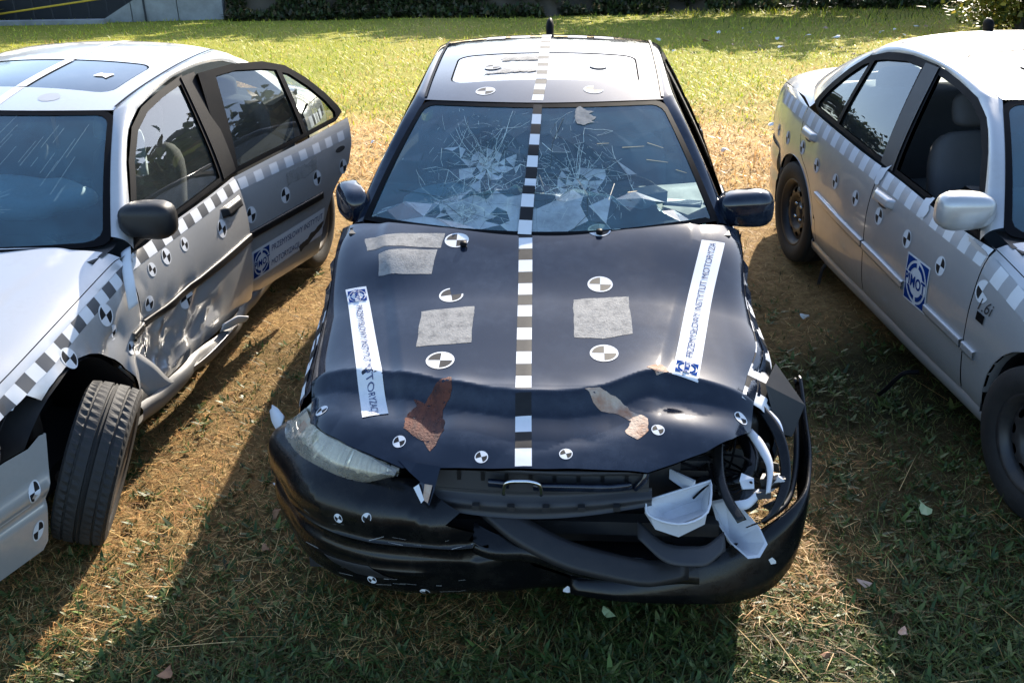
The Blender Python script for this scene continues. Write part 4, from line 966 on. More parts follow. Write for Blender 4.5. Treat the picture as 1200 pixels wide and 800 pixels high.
bowl('headlight_shell', BACK, RIM, FOOT, FLOOR, M['reflector'], c.root)
rim2 = [(.605, .22, .455), (.645, .215, .47), (.70, .16, .47), (.745, .09, .45), (.762, .03, .43), (.735, -.005, .405), (.70, .0, .395), (.655, .07, .40), (.62, .15, .42)]
shell('headlight_shell', rim2, (.665, .13, .36), .01, M['reflector'], c.root)
ribbon('lamp_bracket', [(.36, .08, .44), (.45, -.01, .415), (.55, -.02, .415), (.63, .04, .43)], [(0, .06, .03)] * 4, .005, M['gplastic'], c.root)
ribbon('rubber_strap', [(.72, .50, .70), (.655, .47, .68), (.63, .34, .635), (.622, .22, .58), (.64, .12, .54), (.68, .05, .50)], [(.03, .0, .012), (.03, -.02, .01), (.034, .0, 0), (.034, .0, 0), (.03, .01, 0), (.03, .02, 0)], .003, M['skin'], c.root)
ribbon('rubber_strap', [(.68, .50, .71), (.76, .46, .69), (.82, .36, .65), (.838, .26, .59), (.825, .17, .54), (.77, .08, .50), (.70, .04, .49)], [(.0, .02, .025), (.015, .025, .02), (.03, .015, .015), (.034, 0, .01), (.034, 0, 0), (.03, .015, 0), (.02, .015, 0)], .003, M['skin'], c.root)
tube('hose', [(.60, .50, .64), (.70, .42, .62), (.74, .30, .58), (.70, .22, .54), (.62, .24, .50)], .026, M['skin'], c.root, n=10)
tube('hose', [(.45, .40, .56), (.50, .32, .60), (.58, .30, .60), (.66, .36, .58)], .018, M['skin'], c.root, n=10)
V, F = superq((.49, .33, .56), (.055, .04, .06), .7, 16, 10); obj('lamp_socket', V, F, M['inner'], c.root)
V, F = superq((.70, .46, .60), (.08, .06, .07), .5, 16, 10); obj('reservoir', V, F, M['plastic'], c.root)
ribbon('plastic_shard', [(.735, .36, .64), (.765, .30, .62), (.785, .22, .59), (.77, .14, .545)], [(.018, .01, .012), (.026, .012, .012), (.020, .006, .012), (.012, .0, .006)], .006, M['reflector'], c.root)
ribbon('plastic_shard', [(.80, .47, .665), (.835, .41, .645), (.845, .35, .62)], [(.018, .012, .0), (.022, .006, .0), (.012, 0, 0)], .006, M['chrome'], c.root)
ribbon('plastic_shard', [(.655, .12, .505), (.70, .12, .515), (.745, .16, .53)], [(0, .02, .025)] * 3, .005, M['reflector'], c.root)
tube('wire', [(.62, .42, .62), (.64, .30, .60), (.60, .22, .56), (.66, .16, .53), (.72, .2, .55)], .006, M['seal'], c.root, n=6)
V, F = box((.545, .30, .605), (.11, .03, .02), rot=('Z', .25)); obj('metal_clip', V, F, M['rimrust'], c.root, smooth=False)
# broken bits in the lamp bay
r_ = np.random.default_rng(77)
for k in range(34):
    p_ = np.array([r_.uniform(.44, .84), r_.uniform(.14, .44), r_.uniform(.50, .64)]); p_[2] = .66 - .5 * (p_[1] - .45) ** 2 - r_.uniform(.06, .14)
    v, f = box(p_, (r_.uniform(.02, .09), r_.uniform(.01, .04), r_.uniform(.008, .03)), rot=(('X', 'Y', 'Z')[k % 3], r_.uniform(-1.2, 1.2))) if k % 2 else box(p_, (r_.uniform(.006, .012), r_.uniform(.04, .12), r_.uniform(.01, .03)), rot=('Z', r_.uniform(-1.5, 1.5)))
    v[:4] += r_.normal(size=(4, 3)) * .008
    obj('lamp_fragment', v, f, M[('plastic', 'skin', 'gplastic', 'inner', 'rimrust', 'plastic', 'reflector')[k % 7]], c.root, smooth=False)
for k in range(5):
    q_ = [np.array([r_.uniform(.5, .8), r_.uniform(.12, .42), r_.uniform(.50, .62)]) for _ in range(4)]; tube('wire', q_, .004, M['seal'], c.root, n=5, sub=5)
for k in range(9):
    x_ = -.28 + .075 * k; v, f = box((x_, .095 + .10 * x_ * x_, .622), (.012, .02, .10)); obj('grille_slat', v, f, M['plastic'], g, smooth=False)
for k in range(6):
    x_ = -.26 + .11 * k; v, f = box((x_, .035 + .12 * x_ * x_, .545), (.022, .02, .016)); obj('apron_clip', v, f, M['inner'], c.root, smooth=False)
# crumpled tip of the wing
V = np.array([(.80, .50, .74), (.86, .66, .74), (.955, .56, .63), (.90, .46, .56), (.84, .42, .60), (.86, .52, .52)])
obj('crumpled_tip', V, [(0, 1, 2), (0, 2, 3), (0, 3, 4), (2, 5, 3), (1, 5, 2)], M['plastic'], c.fender[1], smooth=False)
# ------------------------------------------------------------------ right-hand silver car, nearly whole
def D_r(p):
    p = np.array(p, float); k = sst((np.abs(p[:, 0]) - .7) / .1) * sst((.85 - p[:, 2]) / .2)
    p[:, 0] += np.sign(p[:, 0]) * k * .0035 * wob(p, 7, 41); t = sst((p[:, 1] - 3.7) / .7); p[:, 0] *= 1 - .05 * t; p[:, 2] -= .045 * t * sst((p[:, 2] - .5) / .3); return p
RT = sedan('right', 'crashed_car', 'silver', dict(pos=(2.877, 2.598, .093), D=D_r, sunglass=True, fglass={-1: False}, rim='steel', mgap=(1.768, 2.0), mz=lambda q: .470 + .045 * (q - 1.42),
    cupmat=M['silver'], wheels={(-1, 'r'): dict(R=.305), (-1, 'f'): dict(steer=.10)}))
tag(RT.root, 'silver saloon car with undamaged side and round targets on its doors', 'car', 'crash tested cars parked on the grass')
c = RT; D = D_r; fn = side_fn(-1)
for k, y_ in enumerate((1.707, 2.037, 2.348)): marker(fn, D, (y_, .711), .043, c.door[-1], 0, (), .92)
for k, y_ in enumerate((2.633, 2.913, 3.202, 3.46)): marker(fn, D, (y_, .706 if k < 3 else .735), .041, c.rdoor[-1], 0, (), .92)
for y_, z_ in ((3.74, .715), (4.02, .70)): marker(fn, D, (y_, z_), .041, c.quarter[-1], 0, (), .92)
marker(fn, D, (1.375, .735), .047, c.fender[-1], .3, (1,)); marker(fn, D, (.98, .74), .043, c.fender[-1])
LT = [M['white'], M['tapegrey']] if 'tapegrey' in M else None
M['tapegrey'] = MAT('sheen_grey_vinyl', (.31, .315, .325), .40, dirt=(.2, .19, .17), amt=.3); LT = [M['white'], M['tapegrey']]; M['tapedark'] = MAT('dark_grey_vinyl', (.055, .056, .06), .45, dirt=(.12, .11, .10), amt=.3); LD = [M['white'], M['tapedark']]  # both tape greys: black squares with their glossy reflection put into the colour
strip(fn, D, [(3.57, .905), (4.10, .905)], .070, .066, c.quarter[-1], 2, mats=LT); strip(fn, D, [(2.495, .878), (3.55, .902)], .070, .066, c.rdoor[-1], 2, mats=LT)
strip(fn, D, [(1.445, .848), (2.47, .877)], .070, .066, c.door[-1], 2, mats=LT); strip(fn, D, [(.75, .705), (1.1, .775), (1.42, .832)], .072, .066, c.fender[-1], 2, mats=LT)
for y_ in (1.95, 2.42):                                            # torn bits of tape
    patch2(fn, D, blob([(y_, .845), (y_ + .05, .85), (y_ + .06, .905), (y_ + .02, .915)], .5, seed=int(y_ * 10)), M['white'], c.door[-1], 'torn_tape', .012, .006)
logo(fn, D, (1.880, .560), .205, -.03, c.door[-1], bg=M['white'], mirror_=True)
patch2(fn, D, [(1.312, .615), (1.368, .618), (1.368, .655), (1.312, .652)], M['seal'], c.fender[-1], 'side_repeater', .02, .004)
V, F = textmesh('1.6i', .075, shear=.3); decal('model_script', frame2((1.335, .685), -.05, V * np.array([-1, 1])), F, fn, D, M['gplastic'], c.fender[-1], off=.003)
for x_, y_ in ((-.24, 2.36), (.25, 2.41)): marker(roof, D, (x_, y_), .045, c.sunroof)
strip(roof, D, [(-.01, 2.2), (-.01, 2.63)], .05, .066, c.sunroof, 2, mats=LT)
v, f = superq((.0, 3.22, 1.43), (.018, .05, .042), .9, 12, 10); obj('roof_aerial', v, f, M['seal'], c.roof)
wiper(c, -.10, .0, .5, .03)
tube('loose_cable', [(-.86, 1.75, .17), (-.93, 1.76, .16), (-.98, 1.80, .06), (-.99, 1.84, .01)], .011, M['seal'], c.root)
tube('loose_cable', [(-.74, 3.10, .20), (-.80, 3.12, .10), (-.80, 3.14, .01)], .010, M['gplastic'], c.root)
# ------------------------------------------------------------------ left-hand silver car, wing and door foot crushed, rear door open
def D_l(p):
    p = np.array(p, float); x, y, z = p[:, 0].copy(), p[:, 1].copy(), p[:, 2].copy()
    k = sst((x - .68) / .1)
    a = k * gau(y - 1.62, .30) * gau(z - .42, .16)
    p[:, 0] -= a * (.075 + .085 * fold(p, 9, 31) + .035 * fold(p, 19, 33)); p[:, 1] += a * .05 * wob(p, 16, 32); p[:, 2] += a * .03 * wob(p, 14, 34)
    b = k * sst((1.40 - y) / .15) * sst((.78 - z) / .15)
    p[:, 0] += b * (.030 * fold(p, 7, 35) + .014 * fold(p, 16, 36)) + b * .05 * gau(y - 1.28, .10) * gau(z - .42, .15); 
    e = k * sst((y - 1.40) / .05) * sst((1.52 - y) / .05) * sst((z - .3) / .1)
    p[:, 0] += e * .018 * wob(p, 14, 37)
    p[:, 0] += k * .004 * wob(p, 6, 38)
    t = sst((y - 3.60) / .6); p[:, 0] *= 1 - .13 * t; p[:, 2] -= .10 * t * sst((z - .4) / .3)
    return p
def D_lf(p):
    q = D_l(p); h = np.array([.87, 1.437]); t = .022; dx, dy = q[:, 0] - h[0], q[:, 1] - h[1]
    q[:, 0] = h[0] + dx * math.cos(t) + dy * math.sin(t); q[:, 1] = h[1] - dx * math.sin(t) + dy * math.cos(t); return q
def D_lr(p):
    q = D_l(p); h = np.array([.880, 2.478]); t = .243; dx, dy = q[:, 0] - h[0], q[:, 1] - h[1]
    q[:, 0] = h[0] + dx * math.cos(t) + dy * math.sin(t) - .005 + .045 * (q[:, 2] - .6); q[:, 1] = h[1] - dx * math.sin(t) + dy * math.cos(t) + .012; q[:, 2] -= .012; return q
def D_ls(p):
    p = np.array(p, float); y = p[:, 1]; k = sst((p[:, 0] - .6) / .1)
    p[:, 0] += k * (.085 * gau(y - 1.45, .45) + .05 * gau(y - 2.1, .5) + .014 * fold(p, 8, 44)); p[:, 2] += k * (.012 * fold(p, 7, 45) + .05 * gau(y - 1.5, .5)) ; return p
LF = sedan('left', 'crashed_car', 'silver2', dict(pos=(-2.646, 2.757, -.184), D=D_l, D_fdoor={1: D_lf}, D_rdoor={1: D_lr}, D_sill={1: D_ls}, sunglass=True, rim='rimrust', mz=lambda q: .585 + .012 * (q - 1.42),
    mmat=M['plastic'], hmat=M['plastic'], mirmat=M['plastic'], armmat=M['plastic'], sillpaint=False, fender_cut=1, pillmat='seal', skip=('front_bumper',), nohandle=((1, 3.40),),
    wheels={(1, 'f'): dict(steer=.32, camber=.34, dx=.155, dy=-.04, dz=-.02, tread=True)}))
tag(LF.root, 'grey silver saloon car with crumpled wing, splayed front wheel and rear door ajar', 'car', 'crash tested cars parked on the grass')
c = LF; D = D_l; fn = side_fn(1)
for y_, z_, r in ((2.20, .74, .045), (1.86, .790, .032), (1.70, .795, .036), (1.575, .785, .030), (1.82, .545, .040), (1.50, .66, .036)): marker(fn, D_lf, (y_, z_), r, c.door[1], .15, (), .92)
for y_, z_ in ((2.53, .70), (2.83, .71), (3.13, .715), (3.41, .70)): marker(fn, D_lr, (y_, z_), .043, c.rdoor[1], 0, (), .92)
for y_, z_, r, tn in ((1.20, .745, .046, ()), (1.22, .66, .034, (1,)), (.916, .700, .040, ()), (1.30, .55, .03, ())): marker(fn, D, (y_, z_), r, c.fender[1], .2, tn, .9)
strip(fn, D_lr, [(2.49, .868), (3.53, .868)], .052, .066, c.rdoor[1], 2, mats=LT)
strip(fn, D_lf, [(1.45, .855), (2.47, .872)], .050, .066, c.door[1], 2, mats=LD)
strip(fn, D, [(.50, .66), (.73, .715), (1.128, .792), (1.425, .840)], .048, .060, c.fender[1], 3, mats=LD)
strip(fn, D, [(3.60, .88), (4.3, .88)], .060, .072, c.quarter[1], 2)
strip(hood_fn, D, [(.60, .82), (.30, .80), (-.2, .80)], .062, .50, c.hood, 6, mats=[M['white'], M['white']])
strip(roof, D, [(-.005, 1.95), (-.005, 2.19)], .05, .5, c.roof, 6, mats=[M['white']] * 2); strip(roof, D, [(-.005, 2.20), (-.005, 2.63)], .05, .5, c.sunroof, 6, mats=[M['white']] * 2); strip(roof, D, [(-.005, 2.64), (-.005, 3.2)], .05, .5, c.roof, 6, mats=[M['white']] * 2)
patch2(roof, D, blob([(.25, 2.40), (.32, 2.38), (.33, 2.44), (.26, 2.45)], .3, seed=2), M['white'], c.sunroof, 'white_patch', .02); patch2(roof, D, blob([(.20 + .05 * math.cos(t), 2.09 + .05 * math.sin(t)) for t in np.linspace(0, 6.28, 12)[:-1]], .1, seed=3), M['tapegrey'], c.roof, 'white_patch', .02)
qS = quadmap((2.505, .335), (3.17, .370), (3.19, .525), (2.505, .505))
sticker(fn, D_lr, qS, .68, .16, c.rdoor[1], ['PRZEMYSŁOWY INSTYTUT', 'MOTORYZACJI'], wx=((.25, .97), (.25, .63)), wh=.62, logo_at=.12)
patch2(fn, D_lr, blob([(2.86, .745), (3.14, .765), (3.15, .83), (2.87, .815)], .2, seed=30), M['residue'], c.rdoor[1], 'glue_patch', .02)
patch2(fn, D_lr, blob([(2.95, .34), (3.17, .42), (3.18, .45), (2.93, .38)], .2, seed=33), M['rimrust'], c.rdoor[1], 'scrape', .02, .003)
# white tape bits and torn metal round the pillar foot and sill
ribbon('torn_tape', [(.80, 1.50, .90), (.84, 1.42, .86), (.875, 1.36, .80), (.885, 1.34, .72)], [(.03, .03, .02)] * 4, .004, M['white'], c.root)
ribbon('torn_sheet', [(.835, 1.30, .50), (.87, 1.36, .40), (.89, 1.42, .30), (.90, 1.52, .235)], [(.03, .10, .03), (.04, .10, .04), (.04, .09, .05), (.03, .06, .04)], .004, M['silver2'], c.root)
ribbon('torn_sheet', [(.86, 1.50, .27), (.90, 1.75, .25), (.91, 2.0, .25), (.90, 2.18, .24)], [(.05, .0, .03), (.06, .01, .05), (.05, .01, .05), (.04, .02, .03)], .004, M['silver2'], c.root)
ribbon('torn_tape', [(.90, 2.02, .30), (.93, 2.10, .30), (.95, 2.2, .27)], [(.03, -.02, .05), (.03, -.02, .06), (.03, -.02, .04)], .004, M['white'], c.root)
ribbon('torn_sheet', [(.72, .50, .66), (.77, .46, .60), (.80, .44, .52), (.79, .42, .44)], [(.04, .10, .02), (.03, .12, .02), (.0, .10, .0), (-.02, .06, .0)], .004, M['silver2'], c.fender[1])
# bumper corner hanging away from the wheel
def corner_fn(a, b):
    """bumper corner bent flat: a from its torn end forwards, b upwards"""
    a = np.asarray(a, float); b = np.asarray(b, float)
    TR, BR, TL, BL = np.array((.962, .568, .60)), np.array((.886, .506, .15)), np.array((.880, .390, .57)), np.array((.793, .350, .11))
    t = (a / .22)[..., None]; k = (b / .32)[..., None]
    p = (TR * (1 - t) + TL * t) * k + (BR * (1 - t) + BL * t) * (1 - k)
    bulge = .018 * np.sin(np.pi * b / .32) + .014 * np.exp(-((b - .19) / .02) ** 2) - .012 * np.exp(-((b - .15) / .015) ** 2)
    return p + np.stack([bulge * .85, -bulge * .5, 0 * a], -1)
bo_ = [(.0, .02), (.02, .0), (.75, .0), (.75, .32), (.2, .32), (.10, .315), (.05, .33), (.02, .325), (.012, .22), (.02, .15)]
bp_ = panel('bumper_corner', bo_, corner_fn, M['silver2'], c.root, None, sp=.025, thick=.007, ref=(.2, .9, .4))
for a_, b_ in ((.085, .20), (.055, .075)): marker(corner_fn, None, (a_, b_), .029, bp_, 0, (), .9)
patch2(corner_fn, None, [(.10, .165), (.7, .160), (.7, .167), (.10, .172)], M['white'], bp_, 'white_line', .03, .003, ref=(.2, .9, .4))  # thin white line laid along the crease
tube('suspension_strut', [(.60, .95, .28), (.58, .98, .50), (.55, 1.0, .72)], [.03, .035, .05], M['rimrust'], c.root); tube('control_arm', [(.40, .86, .22), (.58, .88, .20), (.78, .84, .21)], .025, M['rimrust'], c.root)
ribbon('torn_liner', [(.66, .42, .40), (.72, .50, .52), (.74, .62, .62), (.70, .78, .66)], [(.08, .02, .02), (.07, .03, .03), (.08, .0, .04), (.06, .0, .02)], .004, M['plastic'], c.root)
v, f = joinm([box((0, .62, .40), (1.1, .9, .34)), box((.40, .35, .45), (.5, .10, .18))]); obj('engine_bay', v, f, M['inner'], c.root, smooth=False)
# windscreen of the left car: a star of cracks, airbag and seat cover behind
r = np.random.default_rng(17); V, F, mi = [], [], []
for k in range(95):
    an = r.uniform(0, 6.28); r0 = r.uniform(0, .05); L = r.uniform(.03, .16); U = np.array([(.17 + r0 * math.cos(an), .22 + r0 * math.sin(an)), (.17 + (r0 + L) * math.cos(an + .05), .22 + (r0 + L) * math.sin(an + .05))])
    q, n, _ = fnn(c.f2, U, D); t = unit(q[1] - q[0]); w_ = np.cross(n[0], t) * r.uniform(.0005, .0012); k0 = len(V); V += [q[0] - w_ + n[0] * .002, q[1] - w_ * .4 + n[1] * .002, q[1] + w_ * .4 + n[1] * .002, q[0] + w_ + n[0] * .002]; F.append((k0, k0 + 1, k0 + 2, k0 + 3)); mi.append(0)
for k in range(40):
    x0 = r.uniform(-.5, .55); y0 = r.uniform(.25, .6); L = r.uniform(.05, .22); U = np.array([(x0, y0), (x0 + L * .35, y0 + L)])
    q, n, _ = fnn(c.f2, U, D); w_ = np.cross(n[0], unit(q[1] - q[0])) * .0004; k0 = len(V); V += [q[0] - w_ + n[0] * .002, q[1] - w_ + n[1] * .002, q[1] + w_ + n[1] * .002, q[0] + w_ + n[0] * .002]; F.append((k0, k0 + 1, k0 + 2, k0 + 3)); mi.append(0)
obj('glass_cracks', V, F, [M['crack']], c.screen, smooth=False, mi=mi, kind='stuff')
cloth('airbag', .10, 1.70, 1.03, .46, .17, .075, 81, c.root); cloth('airbag', -.48, 1.72, 1.0, .22, .16, .07, 85, c.root)
ribbon('headrest_cover', [(.30, 2.28, 1.20), (.42, 2.24, 1.20), (.50, 2.22, 1.12), (.50, 2.20, .98)], [(0, .08, .10), (0, .08, .11), (.08, .04, .08), (.10, 0, .02)], .03, M['curtain'], c.seats[1])
tube('seat_belt', [(.56, 2.35, 1.15), (.52, 2.15, 1.02), (.55, 2.0, .90), (.62, 1.9, .85)], .012, M['seal'], c.root)
wiper(c, -.3, -.01, .52, .0)
# ------------------------------------------------------------------ ground
def G(x, y): y = np.asarray(y, float); return -.10 * np.maximum(y - 9, 0) * sst((y - 8) / 5) + .0 * np.asarray(x, float)
def vnoise(x, y, f, seed):
    r = np.random.default_rng(seed); T = r.random((64, 64)); u, v = x * f + 100.3, y * f + 57.7
    i, j = np.floor(u).astype(int), np.floor(v).astype(int); a, b = u - i, v - j; a, b = a * a * (3 - 2 * a), b * b * (3 - 2 * b)
    t = lambda p, q: T[p % 64, q % 64]
    return (t(i, j) * (1 - a) + t(i + 1, j) * a) * (1 - b) + (t(i, j + 1) * (1 - a) + t(i + 1, j + 1) * a) * b
def fbm(x, y, f, seed): return .5 * vnoise(x, y, f, seed) + .3 * vnoise(x, y, f * 2.1, seed + 1) + .2 * vnoise(x, y, f * 4.7, seed + 2)
def dryness(x, y):
    """0 green weeds .. 1 straw, where the sward has died off"""
    n = fbm(x, y, .9, 5); d = .18 + .0 * x
    d = d + .95 * gau(x + 1.5, .75) * sst((y - 2.2) / 1.3)                        # between left and middle car
    d = d + .9 * gau(x - 1.75, .8) * sst((y - 4.6) / .9) * sst((13 - y) / 4)        # behind right mirror
    d = d + .75 * sst((y - 6.0) / 1.2) * sst((9.0 - y) / 1.8) * gau(x, 2.6)         # behind the middle car
    d = d + .35 * gau(x - 1.1, .45) * sst((3.9 - y) / .4)
    d = d + .55 * sst((x - 1.5) / 3) * sst((y - 8) / 3) + .40 * sst((x - 3) / 4) * sst((y - 14) / 4)
    d = d + .06 * sst((y - 9) / 3) - .45 * sst((2.9 - y) / .6) * gau(x - .2, 1.1)
    far = sst((y - 9.0) / 1.6) * (1 - .75 * sst((x - 1.6) / 2.0) * sst((16 - y) / 4)); d = d + (n - .5) * 1.3
    return np.clip(d * (1 - .85 * far), 0, 1)
m, nt, b = NT('soil')
tc = nt.nodes.new('ShaderNodeAttribute'); tc.attribute_name = 'dry'
c1 = mixc(nt, noise(nt, 9, 8, .75), (.030, .026, .013), (.060, .052, .020)); c2 = mixc(nt, noise(nt, 25, 8, .75), (.17, .10, .042), (.42, .28, .12))
c3 = mixc(nt, noise(nt, 3.2, 10, .8), (.30, .31, .030), (.45, .40, .06)); c3 = mixc(nt, noise(nt, 40, 4, .8, lo=.3, hi=.7), c3, (.095, .12, .02))
at2 = nt.nodes.new('ShaderNodeAttribute'); at2.attribute_name = 'far'
cc = mixc(nt, tc.outputs['Fac'], c1, c2); cf = mixc(nt, tc.outputs['Fac'], c3, (.50, .34, .15)); cc = mixc(nt, at2.outputs['Fac'], cc, cf)
nt.links.new(cc, b.inputs['Base Color']); b.inputs['Roughness'].default_value = .95; b.inputs['Specular IOR Level'].default_value = .1
bp = nt.nodes.new('ShaderNodeBump'); bp.inputs['Strength'].default_value = 1; bp.inputs['Distance'].default_value = .03
nt.links.new(noise(nt, 28, 8, .75, lo=0, hi=1), bp.inputs['Height']); nt.links.new(bp.outputs[0], b.inputs['Normal'])
M['soil'] = m
xs = np.r_[np.linspace(-300, -45, 8), np.linspace(-40, -9, 26), np.linspace(-8, 8, 161), np.linspace(9, 40, 26), np.linspace(45, 300, 8)]
ys = np.r_[np.linspace(-60, -2, 14), np.linspace(-1, 12, 131), np.linspace(12.3, 34, 74), np.linspace(37, 400, 20)]
def lawn(a, b):
    near = sst((14 - b) / 4) * sst((9 - np.abs(a)) / 3); h = (fbm(a, b, 1.1, 31) - .5) * .07 * near + (fbm(a, b, 4, 35) - .5) * .04 * near
    return np.stack([a, b, G(a, np.minimum(b, 60)) + h - .02], -1)
L = grid('lawn', lawn, xs, ys, M['soil'], None); L['kind'] = 'structure'
vx = np.array([v.co[:] for v in L.data.vertices])
for nm, val in (('dry', dryness(vx[:, 0], vx[:, 1])), ('far', sst((vx[:, 1] - 6.2) / 2.5))):
    at = L.data.attributes.new(nm, 'FLOAT', 'POINT'); at.data.foreach_set('value', val.astype(np.float32))
def bladed(name, mat, P, h, wd, lean, az, col, bend=.35, seg=2, flat=False):
    """one mesh of many blades, colour kept per blade"""
    n = len(P); d = np.stack([np.cos(az), np.sin(az), 0 * az], 1); q = np.stack([-np.sin(az), np.cos(az), 0 * az], 1)
    t = np.linspace(0, 1, seg + 1); V = np.zeros((n, 2 * seg + 1, 3), np.float32)
    for k in range(seg + 1):
        s = t[k]; ctr = P + d * (np.sin(lean) * h * s + bend * h * s * s)[:, None]; z = np.cos(lean) * h * s - bend * .5 * h * s * s; ctr = ctr.copy(); ctr[:, 2] += np.maximum(z, .002 + .01 * s)
        if k < seg: w_ = (wd * (1 - .55 * s))[:, None] * q; V[:, 2 * k] = ctr - w_; V[:, 2 * k + 1] = ctr + w_
        else: V[:, 2 * k] = ctr
    nv = 2 * seg + 1; base = (np.arange(n) * nv)[:, None]; loops = []; 
    for k in range(seg - 1): loops.append(base + np.array([2 * k, 2 * k + 1, 2 * k + 3, 2 * k + 2])[None])
    loops.append(base + np.array([2 * seg - 2, 2 * seg - 1, 2 * seg])[None]); loop = np.concatenate(loops, 1).ravel(); cnt = np.tile(np.array([4] * (seg - 1) + [3]), n)
    me = bpy.data.meshes.new(name); me.vertices.add(n * nv); me.vertices.foreach_set('co', V.ravel())
    me.loops.add(len(loop)); me.loops.foreach_set('vertex_index', loop.astype(np.int32)); me.polygons.add(len(cnt)); me.polygons.foreach_set('loop_start', np.r_[0, np.cumsum(cnt)[:-1]].astype(np.int32)); me.polygons.foreach_set('loop_total', cnt.astype(np.int32))
    me.update(calc_edges=True); at = me.color_attributes.new('tint', 'FLOAT_COLOR', 'POINT'); at.data.foreach_set('color', np.repeat(np.c_[col, np.ones(n)], nv, 0).astype(np.float32).ravel())
    me.materials.append(mat); o = bpy.data.objects.new(name, me); COL.objects.link(o); o['kind'] = 'stuff'; return o
def leafmat(name, trans=.35, rough=.55):
    m = bpy.data.materials.new(name); m.use_nodes = True; nt = m.node_tree; b = nt.nodes['Principled BSDF']; a = nt.nodes.new('ShaderNodeAttribute'); a.attribute_name = 'tint'
    nt.links.new(a.outputs['Color'], b.inputs['Base Color']); b.inputs['Roughness'].default_value = rough; b.inputs['Specular IOR Level'].default_value = .3
    tl = nt.nodes.new('ShaderNodeBsdfTranslucent'); nt.links.new(a.outputs['Color'], tl.inputs[0]); mx = nt.nodes.new('ShaderNodeMixShader'); mx.inputs[0].default_value = trans
    nt.links.new(b.outputs[0], mx.inputs[1]); nt.links.new(tl.outputs[0], mx.inputs[2]); nt.links.new(mx.outputs[0], nt.nodes['Material Output'].inputs[0]); return m
M['blade'] = leafmat('grass_blade'); M['leaf'] = leafmat('leaf', .3, .45)
def zat(x, y): return lawn(x, y)[:, 2] + .004
def scatter(n, y0, y1, k, seed, pw=1.0):
    """points spread over the ground ahead, denser where it is near"""
    r = np.random.default_rng(seed); u = r.random(n); y = 1 / (1 / y0 ** pw + u * (1 / y1 ** pw - 1 / y0 ** pw)) ** (1 / pw) if pw > 0 else y0 + u * (y1 - y0)
    x = (r.random(n) * 2 - 1) * (1.2 + y * k); return r, x, y
GREEN = np.array([(.060, .085, .018), (.09, .115, .024), (.040, .055, .014), (.13, .13, .035)]); DRY = np.array([(.58, .345, .125), (.46, .23, .072), (.64, .44, .19), (.32, .145, .048)]); YG = np.array([(.37, .42, .03), (.28, .37, .025), (.49, .47, .045), (.53, .46, .075)])
def cols(r, n, pal, var=.25): return np.clip(pal[r.integers(0, len(pal), n)] * (1 + r.normal(size=(n, 1)) * var) , .004, .9)
# near sward: green weeds and blades
r, x, y = scatter(120000, 2.05, 9.5, .62, 1, 1.3); d = dryness(x, y); k = r.random(len(x)) > d * .80; x, y = x[k], y[k]; n = len(x)
bladed('grass', M['blade'], np.c_[x, y, zat(x, y)], r.uniform(.02, .065, n) * (1 + .8 * (r.random(n) < .04)), r.uniform(.0012, .0030, n), r.uniform(.1, 1.1, n), r.uniform(0, 6.28, n), cols(r, n, GREEN))
# thatch: fine dry stalks lying every way
r, x, y = scatter(190000, 2.05, 10, .62, 2, 1.3); d = dryness(x, y); k = r.random(len(x)) < .08 + d * .95; x, y = x[k], y[k]; n = len(x)
P = np.c_[x, y, zat(x, y) + r.uniform(0, .028, n)]
bladed('dry_straw', M['blade'], P, r.uniform(.015, .065, n) * (1 + (r.random(n) < .06)), r.uniform(.0006, .0015, n), r.uniform(1.1, 1.62, n), r.uniform(0, 6.28, n), cols(r, n, DRY, .3) * np.where(dryness(x, y) < .25, .38, 1.)[:, None], bend=.12)  # stalks in the green, shaded sward darkened: shade put into their colour
r, x, y = scatter(170, 2.1, 9, .6, 3, 1.2); n = len(x)
bladed('dry_straw', M['blade'], np.c_[x, y, zat(x, y) + .02], r.uniform(.12, .34, n), r.uniform(.0010, .0019, n), r.uniform(1.2, 1.58, n), r.uniform(0, 6.28, n), cols(r, n, DRY[[0, 2]], .2), bend=.08, seg=3)
# rosettes of broad leaves
r, x, y = scatter(9000, 2.05, 8, .60, 4, 1.4); d = dryness(x, y); k = r.random(len(x)) > d * .85 + .05; x, y = x[k], y[k]; n = len(x); rep = 7
X = np.repeat(x, rep) + r.normal(size=n * rep) * .012; Y = np.repeat(y, rep) + r.normal(size=n * rep) * .012; az = np.tile(np.arange(rep) * 6.28 / rep, n) + np.repeat(r.uniform(0, 6.28, n), rep) + r.normal(size=n * rep) * .25; sz = np.repeat(r.uniform(.5, 1.3, n), rep)
bladed('weeds', M['leaf'], np.c_[X, Y, zat(X, Y) + .006], sz * r.uniform(.016, .052, n * rep), sz * r.uniform(.004, .0095, n * rep), r.uniform(.5, 1.25, n * rep), az, cols(r, n * rep, np.array([(.055, .095, .022), (.085, .125, .028), (.035, .065, .018), (.12, .14, .045)]), .25), bend=.25, seg=3)
# far lawn
r, x, y = scatter(90000, 7.5, 31, .62, 6, .6); d = dryness(x, y); n = len(x); col = np.where((r.random(n) < d)[:, None], cols(r, n, DRY[[0, 2, 0]], .2), cols(r, n, YG, .2))
bladed('lawn_grass', M['blade'], np.c_[x, y, zat(x, y)], r.uniform(.02, .06, n) * (1 + y / 30), r.uniform(.0022, .0050, n) * (1 + y / 20), r.uniform(.1, 1.2, n), r.uniform(0, 6.28, n), col)
